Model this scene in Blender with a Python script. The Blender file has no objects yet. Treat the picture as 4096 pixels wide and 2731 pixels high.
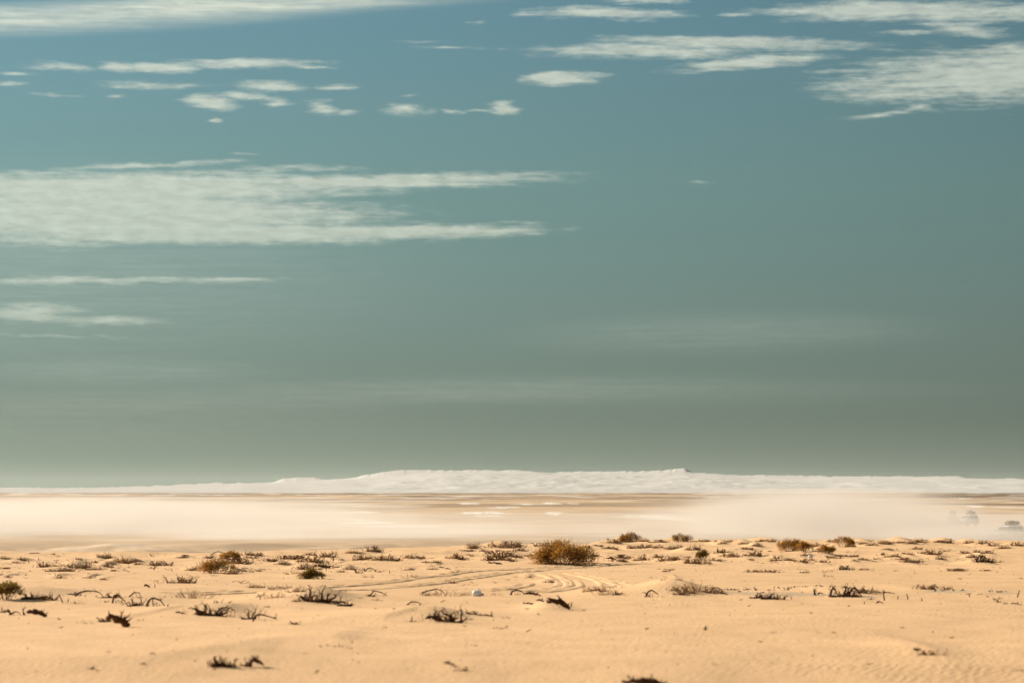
import bpy, math, random
import numpy as np
from mathutils import Vector

R = math.radians
scene = bpy.context.scene
COL = scene.collection

# ------------------------------------------------------------------ camera
FPX = 15360.0            # focal length in pixels of the 4096 px wide photograph (135 mm on 36 mm)
HORIZON = 1962.0
CAM_Z = 2.0
PITCH = math.atan((HORIZON - 1365.5) / FPX)
cam_data = bpy.data.cameras.new('camera')
cam = bpy.data.objects.new('camera', cam_data)
COL.objects.link(cam)
cam.location = (0, 0, CAM_Z)
cam.rotation_euler = (math.pi / 2 + PITCH, 0, 0)
cam_data.sensor_width = 36
cam_data.lens = 135
cam_data.clip_start = 0.5
cam_data.clip_end = 120000
cam_data.dof.use_dof = True
cam_data.dof.focus_distance = 165
cam_data.dof.aperture_fstop = 2.8
scene.camera = cam

# ------------------------------------------------------------------ exposure
vs = scene.view_settings
vs.view_transform = 'Standard'
vs.look = 'None'
vs.gamma = 1
vs.use_curve_mapping = False
vs.exposure = 1.06
scene.cycles.volume_bounces = 6
scene.cycles.max_bounces = 14
scene.cycles.diffuse_bounces = 3
scene.cycles.transparent_max_bounces = 12

# ------------------------------------------------------------------ sun
SUN_EL, SUN_AZ = 22.0, -52.0       # azimuth measured from straight ahead, negative = left
sd = Vector((math.sin(R(SUN_AZ)) * math.cos(R(SUN_EL)), math.cos(R(SUN_AZ)) * math.cos(R(SUN_EL)), math.sin(R(SUN_EL))))
sun_data = bpy.data.lights.new('sun', 'SUN')
sun_data.energy = 5.0
sun_data.angle = R(0.6)
sun_data.color = (1.0, 0.90, 0.74)
sun = bpy.data.objects.new('sun', sun_data)
COL.objects.link(sun)
sun.rotation_euler = sd.to_track_quat('Z', 'Y').to_euler()
sun.location = (0, 0, 40)


# ------------------------------------------------------------------ node helpers
class NT:
    def __init__(self, tree):
        self.t = tree

    def new(self, typ, **kw):
        n = self.t.nodes.new(typ)
        for k, v in kw.items():
            setattr(n, k, v)
        return n

    def put(self, sock, v):
        if isinstance(v, bpy.types.NodeSocket):
            self.t.links.new(v, sock)
        elif v is not None:
            sock.default_value = v

    def m(self, op, a, b=None, c=None, clamp=False):
        n = self.new('ShaderNodeMath', operation=op, use_clamp=clamp)
        self.put(n.inputs[0], a)
        self.put(n.inputs[1], b)
        if c is not None:
            self.put(n.inputs[2], c)
        return n.outputs[0]

    def vm(self, op, a, b=None, c=None):
        n = self.new('ShaderNodeVectorMath', operation=op)
        self.put(n.inputs[0], a)
        self.put(n.inputs[1], b)
        if c is not None:
            self.put(n.inputs[2], c)
        return n.outputs['Value'] if op in ('LENGTH', 'DOT_PRODUCT') else n.outputs[0]

    def scale(self, a, f):
        n = self.new('ShaderNodeVectorMath', operation='SCALE')
        self.put(n.inputs[0], a)
        self.put(n.inputs['Scale'], f)
        return n.outputs[0]

    def ss(self, x, lo, hi, a=0.0, b=1.0):
        n = self.new('ShaderNodeMapRange', interpolation_type='SMOOTHSTEP')
        for i, v in enumerate((x, lo, hi, a, b)):
            self.put(n.inputs[i], v)
        return n.outputs[0]

    def lin(self, x, lo, hi, a=0.0, b=1.0):
        n = self.new('ShaderNodeMapRange', interpolation_type='LINEAR')
        for i, v in enumerate((x, lo, hi, a, b)):
            self.put(n.inputs[i], v)
        return n.outputs[0]

    def noise(self, vec, scale, detail=4, rough=0.5, dist=0.0, out='Fac'):
        n = self.new('ShaderNodeTexNoise')
        self.put(n.inputs['Vector'], vec)
        n.inputs['Scale'].default_value = scale
        n.inputs['Detail'].default_value = detail
        n.inputs['Roughness'].default_value = rough
        n.inputs['Distortion'].default_value = dist
        return n.outputs[out]

    def mixc(self, f, a, b, blend='MIX'):
        n = self.new('ShaderNodeMix', data_type='RGBA', blend_type=blend)
        self.put(n.inputs[0], f)
        self.put(n.inputs[6], a if isinstance(a, bpy.types.NodeSocket) else (*a, 1))
        self.put(n.inputs[7], b if isinstance(b, bpy.types.NodeSocket) else (*b, 1))
        return n.outputs[2]

    def ramp(self, x, stops):
        n = self.new('ShaderNodeValToRGB')
        self.put(n.inputs[0], x)
        e = n.color_ramp.elements
        while len(e) < len(stops):
            e.new(0.5)
        for i, (p, c) in enumerate(stops):
            e[i].position = p
            e[i].color = (*c, 1)
        return n.outputs[0]

    def comb(self, x, y, z):
        n = self.new('ShaderNodeCombineXYZ')
        for i, v in enumerate((x, y, z)):
            self.put(n.inputs[i], v)
        return n.outputs[0]

    def texmap(self, vec, loc, scale, rot=0.0):
        n = self.new('ShaderNodeMapping', vector_type='TEXTURE')
        self.put(n.inputs['Vector'], vec)
        n.inputs['Location'].default_value = loc
        n.inputs['Scale'].default_value = scale
        n.inputs['Rotation'].default_value = (0, 0, rot)
        return n.outputs[0]


# ------------------------------------------------------------------ world: daylight sky with thin streaky clouds
world = bpy.data.worlds.new('World')
scene.world = world
world.use_nodes = True
wt = world.node_tree
wt.nodes.clear()
W = NT(wt)
w_out = W.new('ShaderNodeOutputWorld')
w_bg = W.new('ShaderNodeBackground')
wt.links.new(w_bg.outputs[0], w_out.inputs[0])
tc = W.new('ShaderNodeTexCoord').outputs['Generated']
sep = W.new('ShaderNodeSeparateXYZ')
wt.links.new(tc, sep.inputs[0])
DEG = 180 / math.pi
az = W.m('MULTIPLY', W.m('ARCTAN2', sep.outputs[0], sep.outputs[1]), DEG)          # degrees from straight ahead
el = W.m('MULTIPLY', W.m('ARCSINE', sep.outputs[2]), DEG)                           # degrees above the horizon
sky = W.new('ShaderNodeTexSky', sky_type='NISHITA')
sky.sun_disc = False
sky.sun_elevation = R(SUN_EL)
sky.sun_rotation = R(SUN_AZ)
sky.altitude = 100
sky.air_density = 1.0
sky.dust_density = 2.0
sky.ozone_density = 1.2
nish = W.scale(sky.outputs[0], 0.055)
# graded air colour: grey green low down, teal higher, greyed overhead (unseen) for warmer fill
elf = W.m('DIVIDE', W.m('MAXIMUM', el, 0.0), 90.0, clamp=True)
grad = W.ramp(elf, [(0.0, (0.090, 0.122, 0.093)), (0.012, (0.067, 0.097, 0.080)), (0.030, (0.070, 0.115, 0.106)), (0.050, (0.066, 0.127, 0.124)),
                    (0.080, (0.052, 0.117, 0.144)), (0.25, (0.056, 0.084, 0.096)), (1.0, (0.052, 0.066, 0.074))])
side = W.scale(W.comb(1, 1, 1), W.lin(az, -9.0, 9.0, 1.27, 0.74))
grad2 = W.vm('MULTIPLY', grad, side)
air = W.mixc(0.95, nish, grad2)

# clouds: (x, y, half width, half height, strength, tilt in degrees) given in photograph pixels, turned into sky angles
CL = [
    (450, 765, 1050, 66, 1.6, 0.8), (250, 865, 1250, 90, 1.8, 0), (1450, 728, 800, 32, 1.25, 1.2), (2020, 703, 380, 16, 0.75, 0.5),
    (800, 935, 1000, 42, 1.6, 0), (1550, 932, 700, 26, 1.4, 1.0), (1300, 850, 240, 16, 0.75, 0), (200, 975, 560, 22, 0.7, 0),
    (550, 668, 420, 13, 0.75, 3.0), (850, 693, 520, 13, 0.7, 2.0), (1150, 672, 280, 14, 0.55, 0), (130, 702, 250, 10, 0.6, 1.0),
    (480, 278, 110, 22, 1.1, 0), (640, 280, 170, 24, 1.2, 1), (960, 262, 340, 18, 1.1, 0.5), (1230, 275, 160, 10, 0.7, -3),
    (230, 282, 160, 20, 0.8, 0), (60, 312, 110, 10, 0.7, 0), (30, 352, 90, 9, 0.6, 0),
    (560, 352, 260, 16, 0.6, 0), (1085, 350, 190, 22, 1.0, 0), (1340, 352, 90, 14, 0.7, 0), (480, 395, 60, 9, 0.6, 0), (230, 392, 130, 9, 0.45, -2),
    (850, 416, 115, 36, 1.25, -4), (965, 386, 120, 20, 1.0, -3), (1085, 412, 60, 28, 0.7, 10), (1285, 432, 110, 28, 0.85, -12), (1400, 452, 70, 14, 0.7, 0),
    (845, 486, 30, 14, 0.7, 0), (1620, 440, 100, 26, 0.9, 3), (1775, 446, 60, 12, 0.65, 0), (1905, 440, 80, 9, 0.5, 0), (2010, 430, 80, 28, 1.2, 6),
    (1640, 388, 60, 8, 0.5, 0), (2265, 316, 190, 30, 1.45, 0), (2400, 56, 330, 24, 1.05, -1), (2110, 60, 90, 14, 0.75, 0), (2590, 10, 180, 12, 0.8, 0),
    (2560, 205, 430, 36, 0.95, 0), (2950, 178, 560, 28, 1.1, -1.5), (2750, 215, 260, 26, 1.0, 0), (3000, 256, 320, 26, 1.2, 4), (3130, 185, 420, 16, 0.8, -2),
    (3480, 55, 380, 42, 1.25, 0), (3800, 62, 330, 42, 1.15, -2), (3200, 56, 260, 18, 0.9, 0), (4060, 72, 200, 36, 1.0, 0), (3850, 130, 220, 34, 0.85, -8), (3650, 145, 180, 14, 0.6, 0),
    (3950, 320, 560, 105, 1.15, 0), (4120, 250, 320, 62, 1.1, 0), (3450, 345, 260, 34, 0.8, 0), (3640, 385, 380, 30, 0.85, 0), (3420, 290, 240, 16, 0.6, 0),
    (3500, 468, 180, 16, 0.7, 5), (3660, 440, 110, 18, 0.75, 0), (2960, 65, 120, 10, 0.6, 0),
    (1800, 196, 200, 8, 0.45, -2), (1905, 96, 60, 7, 0.55, 0), (2770, 728, 90, 9, 0.42, -2), (1640, 170, 120, 7, 0.35, 0),
    (300, 1130, 700, 16, 0.95, 0.6), (900, 1120, 330, 11, 0.75, 0.8), (130, 1255, 250, 42, 1.05, 0), (430, 1285, 260, 20, 0.85, 0), (250, 1345, 280, 9, 0.5, 0),
    (1000, 620, 90, 6, 0.4, 0), (2050, 890, 160, 7, 0.4, 0), (200, 830, 500, 40, 1.1, 0),
]
SOFT = [(150, 1080, 1500, 420, 0.20, 0), (250, 75, 1250, 75, 1.0, 3.0), (1200, 20, 800, 40, 0.55, 2.0), (150, 20, 500, 60, -0.35, 0),
        (500, 1490, 620, 60, 0.20, 0), (1250, 1580, 1700, 62, 0.17, 1.5), (2900, 1330, 850, 85, 0.20, 1.0), (2500, 1560, 1400, 62, 0.14, 0), (300, 1690, 1400, 110, 0.15, 0)]
aev = W.comb(az, el, 0.0)
PPD = FPX * math.pi / 180
nv1 = W.vm('MULTIPLY', aev, (0.55, 3.2, 1.0))
warp = W.noise(nv1, 1.1, 4, 0.55, out='Color')
warp2 = W.noise(W.vm('MULTIPLY', aev, (1.6, 5.5, 1.0)), 2.0, 4, 0.6, out='Color')
wv = W.vm('MULTIPLY', W.vm('SUBTRACT', warp, (0.5, 0.5, 0.5)), (0.9, 0.10, 0.0))
wv2 = W.vm('MULTIPLY', W.vm('SUBTRACT', warp2, (0.5, 0.5, 0.5)), (0.30, 0.085, 0.0))
pv = W.vm('ADD', W.vm('ADD', aev, wv), wv2)


def sky_ang(x, y):
    return ((x - 2048) / PPD, (HORIZON - y) / PPD)


dens = None
for (x, y, rx, ry, s, rot) in CL:
    a, e = sky_ang(x, y)
    src = pv if dens is None else W.vm('MULTIPLY_ADD', dens, (1e-7, 1e-7, 0.0), pv)   # chained, so the node stack stays short
    g = 1.0 if rx < 260 else 1.15
    v = W.texmap(src, (a, e, 0), (rx / PPD * 1.08 * g, ry / PPD * 1.2 * g, 1), R(rot))
    d = W.m('MULTIPLY_ADD', W.vm('LENGTH', v), -s, s)
    dens = d if dens is None else W.m('MAXIMUM', dens, d)
soft = None
for (x, y, rx, ry, s, rot) in SOFT:
    a, e = sky_ang(x, y)
    src = W.vm('ADD', aev, wv2) if soft is None else W.vm('MULTIPLY_ADD', soft, (1e-7, 1e-7, 0.0), aev)
    v = W.texmap(src, (a, e, 0), (rx / PPD * 1.3, ry / PPD * 1.3, 1), R(rot))
    d = W.m('MULTIPLY', W.ss(W.vm('LENGTH', v), 1.0, 0.15), s)
    soft = d if soft is None else W.m('ADD', soft, d)
n_f = W.noise(W.vm('MULTIPLY', aev, (1.0, 4.2, 1.0)), 2.6, 7, 0.62)
n_s = W.noise(W.vm('MULTIPLY', aev, (0.30, 7.0, 1.0)), 2.2, 6, 0.60)
tex = W.m('ADD', W.m('MULTIPLY', n_f, 0.55), W.m('MULTIPLY', n_s, 0.45))
field = W.m('ADD', dens, W.m('MULTIPLY', W.m('SUBTRACT', tex, 0.5), 1.9))
cover = W.m('MULTIPLY', W.ss(field, 0.0, 0.95), W.ss(dens, -0.6, 0.25, 0.0, 1.0))
# broken cloud goes on outside the picture, unseen cover raised for neutral fill light
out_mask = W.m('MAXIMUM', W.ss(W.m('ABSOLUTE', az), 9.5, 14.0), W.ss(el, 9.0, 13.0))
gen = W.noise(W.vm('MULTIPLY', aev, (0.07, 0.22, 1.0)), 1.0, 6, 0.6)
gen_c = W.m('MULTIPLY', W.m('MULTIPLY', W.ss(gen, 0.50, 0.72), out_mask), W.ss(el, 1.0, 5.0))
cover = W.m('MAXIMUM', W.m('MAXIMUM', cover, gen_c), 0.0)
shade = W.lin(n_f, 0.3, 0.7, 0.84, 1.10)
cl_col = W.ramp(W.m('DIVIDE', W.m('MAXIMUM', el, 0.0), 9.0, clamp=True), [(0.0, (0.17, 0.18, 0.15)), (0.3, (0.245, 0.28, 0.235)), (0.55, (0.30, 0.325, 0.275)), (1.0, (0.315, 0.34, 0.295))])
cs = W.scale(cl_col, W.m('MULTIPLY', shade, W.lin(az, -9, 9, 1.06, 0.93)))
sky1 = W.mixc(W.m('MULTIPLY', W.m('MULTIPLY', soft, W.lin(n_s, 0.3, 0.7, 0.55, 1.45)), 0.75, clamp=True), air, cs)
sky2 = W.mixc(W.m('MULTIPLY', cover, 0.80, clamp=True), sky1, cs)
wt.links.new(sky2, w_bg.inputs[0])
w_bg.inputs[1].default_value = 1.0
world.cycles.sampling_method = 'MANUAL'
world.cycles.sample_map_resolution = 512


# ------------------------------------------------------------------ object helpers
def tag(o, label=None, cat=None, group=None, kind=None):
    if label: o['label'] = label
    if cat: o['category'] = cat
    if group: o['group'] = group
    if kind: o['kind'] = kind
    return o


def empty(name, loc, rz=0.0):
    o = bpy.data.objects.new(name, None)
    COL.objects.link(o)
    o.location = loc
    o.rotation_euler = (0, 0, rz)
    o.empty_display_size = 0.2
    return o


class MB:
    """collects geometry for one mesh object"""
    def __init__(self):
        self.v, self.f = [], []

    def quad(self, a, b, c, d):
        n = len(self.v)
        self.v += [a, b, c, d]
        self.f.append((n, n + 1, n + 2, n + 3))

    def box(self, x0, x1, y0, y1, z0, z1):
        n = len(self.v)
        self.v += [(x, y, z) for x in (x0, x1) for y in (y0, y1) for z in (z0, z1)]
        for q in ((0, 1, 3, 2), (4, 6, 7, 5), (0, 4, 5, 1), (2, 3, 7, 6), (0, 2, 6, 4), (1, 5, 7, 3)):
            self.f.append(tuple(n + i for i in q))

    def prism(self, prof, y0, y1, inset=None):
        """profile in x,z pushed from y0 to y1; inset(x,z) gives the y taken off each side"""
        n, k = len(self.v), len(prof)
        for side, y in ((1, y0), (-1, y1)):
            for (x, z) in prof:
                self.v.append((x, y + side * (inset(x, z) if inset else 0), z))
        self.f.append(tuple(n + i for i in range(k)))
        self.f.append(tuple(n + k + i for i in reversed(range(k))))
        for i in range(k):
            j = (i + 1) % k
            self.f.append((n + j, n + i, n + k + i, n + k + j))

    def tube(self, pts, rad, sides=4, cap=True):
        n0 = len(self.v)
        prev = None
        for i, p in enumerate(pts):
            t = (pts[min(i + 1, len(pts) - 1)] - pts[max(i - 1, 0)])
            if t.length < 1e-9: t = Vector((0, 0, 1))
            t.normalize()
            if prev is None:
                a = t.orthogonal().normalized()
            else:
                a = (prev - t * prev.dot(t))
                a = a.normalized() if a.length > 1e-6 else t.orthogonal().normalized()
            prev = a
            b = t.cross(a)
            r = rad[i]
            for k in range(sides):
                an = 2 * math.pi * k / sides
                q = p + a * (math.cos(an) * r) + b * (math.sin(an) * r)
                self.v.append((q.x, q.y, q.z))
        for i in range(len(pts) - 1):
            for k in range(sides):
                k2 = (k + 1) % sides
                self.f.append((n0 + i * sides + k, n0 + i * sides + k2, n0 + (i + 1) * sides + k2, n0 + (i + 1) * sides + k))
        if cap:
            self.f.append(tuple(n0 + k for k in reversed(range(sides))))
            e = n0 + (len(pts) - 1) * sides
            self.f.append(tuple(e + k for k in range(sides)))

    def build(self, name, mat, parent=None, smooth=False, loc=None, bevel=0.0):
        me = bpy.data.meshes.new(name)
        me.from_pydata(self.v, [], self.f)
        me.update()
        if smooth:
            me.polygons.foreach_set('use_smooth', [True] * len(me.polygons))
        me.materials.append(mat)
        o = bpy.data.objects.new(name, me)
        COL.objects.link(o)
        if parent: o.parent = parent
        if loc is not None: o.location = loc
        if bevel:
            b = o.modifiers.new('bevel', 'BEVEL')
            b.width = bevel
            b.segments = 3
            b.limit_method = 'ANGLE'
            b.angle_limit = R(25)
        return o


def material(name, base, rough=0.8, var=0.0, scale=5.0, metallic=0.0, bump=0.0, bscale=20.0, translucent=0.0, coat=0.0, random_tint=0.0, dark=None):
    m = bpy.data.materials.new(name)
    m.use_nodes = True
    t = m.node_tree
    t.nodes.clear()
    N = NT(t)
    out = N.new('ShaderNodeOutputMaterial')
    bs = N.new('ShaderNodeBsdfPrincipled')
    bs.inputs['Roughness'].default_value = rough
    bs.inputs['Metallic'].default_value = metallic
    bs.inputs['Specular IOR Level'].default_value = 0.3
    bs.inputs['Coat Weight'].default_value = coat
    oc = N.new('ShaderNodeTexCoord').outputs['Object']
    c2 = dark if dark else tuple(x * (1 - var) for x in base)
    col = N.mixc(N.ss(N.noise(oc, scale, 5, 0.6), 0.3, 0.7), c2, base)
    if random_tint:
        oi = N.new('ShaderNodeObjectInfo').outputs['Random']
        col = N.mixc(1.0, col, N.ramp(oi, [(0, (1 - random_tint,) * 3), (1, (1 + random_tint * 0.6, 1 + random_tint * 0.4, 1.0))]), 'MULTIPLY')
    t.links.new(col, bs.inputs['Base Color'])
    if bump:
        b = N.new('ShaderNodeBump')
        b.inputs['Strength'].default_value = bump
        b.inputs['Distance'].default_value = 0.02
        t.links.new(N.noise(oc, bscale, 5, 0.6), b.inputs['Height'])
        t.links.new(b.outputs[0], bs.inputs['Normal'])
    if translucent:
        tr = N.new('ShaderNodeBsdfTranslucent')
        t.links.new(col, tr.inputs[0])
        mx = N.new('ShaderNodeMixShader')
        mx.inputs[0].default_value = translucent
        t.links.new(bs.outputs[0], mx.inputs[1])
        t.links.new(tr.outputs[0], mx.inputs[2])
        t.links.new(mx.outputs[0], out.inputs[0])
    else:
        t.links.new(bs.outputs[0], out.inputs[0])
    return m


# ------------------------------------------------------------------ numeric noise
_rs = np.random.RandomState(7)
_G = _rs.rand(256, 256).astype(np.float64)


def vnoise(x, y):
    xi, yi = np.floor(x).astype(np.int64), np.floor(y).astype(np.int64)
    fx, fy = x - xi, y - yi
    fx = fx * fx * fx * (fx * (fx * 6 - 15) + 10)
    fy = fy * fy * fy * (fy * (fy * 6 - 15) + 10)
    a = _G[xi & 255, yi & 255]; b = _G[(xi + 1) & 255, yi & 255]
    c = _G[xi & 255, (yi + 1) & 255]; d = _G[(xi + 1) & 255, (yi + 1) & 255]
    return (a * (1 - fx) + b * fx) * (1 - fy) + (c * (1 - fx) + d * fx) * fy


def fbm(x, y, o=4, g=0.5):
    s, a, n = 0.0, 1.0, 0.0
    for i in range(o):
        s = s + a * (vnoise(x + 17.3 * i, y + 9.1 * i) - 0.5)
        n += a
        a *= g
        x, y = x * 2.03, y * 2.03
    return s / n * 2


def sstep(x, a, b):
    t = np.clip((x - a) / (b - a), 0, 1)
    return t * t * (3 - 2 * t)


# ------------------------------------------------------------------ pixel to place
def ray(px, py):
    """slope of the view line through a photograph pixel: x per metre of y, z per metre of y"""
    X, Y = (px - 2048.0) / FPX, (1365.5 - py) / FPX
    cy, cz = math.cos(PITCH) - Y * math.sin(PITCH), math.sin(PITCH) + Y * math.cos(PITCH)
    return X / cy, cz / cy


PLAIN = -4.0


def base_z(x, y):
    """dune field that ends in a low edge and drops to the plain"""
    yy = np.maximum(y, 1.0)
    s = x / yy                                   # lateral slope, frame is about +-0.133
    s = np.clip(s, -0.3, 0.3)
    edge = np.interp(s * FPX + 2048, [-2000, 0, 900, 1500, 2000, 2330, 2480, 3000, 4096, 6000], [165, 152, 150, 160, 172, 174, 192, 196, 190, 185])
    fld = np.interp(yy, [0, 20, 34, 36, 44, 48, 80, 123, 200, 400], [0.05, 0.0, -0.42, -0.38, -0.02, 0.01, -0.16, -0.34, -0.52, -0.6])
    behind = y < 0
    t = sstep(yy, edge, edge + 85)
    z = fld * (1 - t) + PLAIN * t
    return np.where(behind, 0.0, z)


def base_hit(px, py):
    sx, sz = ray(px, py)
    D = np.geomspace(15, 420, 1500)
    zr = CAM_Z + sz * D
    g = base_z(sx * D, D)
    i = int(np.argmax(zr < g))
    return sx * D[i], D[i]


# mounds: photograph pixel of the foot, height in pixels, reach left, reach right (pixels), reach in depth (metres)
MOUNDS = [
    (860, 2665, 22, 900, 420, 2.4), (830, 2462, 30, 420, 150, 3.0), (560, 2480, 8, 500, 300, 2.0), (60, 2404, 34, 300, 230, 3.5), (500, 2408, 12, 250, 200, 3.0),
    (1230, 2408, 52, 260, 170, 3.2), (1690, 2484, 30, 350, 170, 3.0), (1400, 2492, 8, 500, 200, 2.0), (2190, 2442, 22, 90, 100, 2.5), (2560, 2392, 8, 200, 1500, 3.5),
    (2690, 2388, 48, 180, 170, 2.8), (2420, 2384, 16, 150, 150, 2.8), (3060, 2398, 12, 200, 200, 3.0), (3370, 2388, 20, 200, 120, 3.0), (1830, 2680, 10, 600, 300, 2.4),
    (3700, 2618, 10, 150, 90, 3.0), (1330, 2590, 9, 330, 120, 3.0), (2630, 2790, 24, 500, 500, 2.4), (700, 2640, 7, 700, 500, 2.5), (3680, 2366, 12, 120, 150, 3.0),
    (1100, 2402, 8, 300, 700, 4.0), (3950, 2374, 8, 200, 200, 3.0),
]

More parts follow.
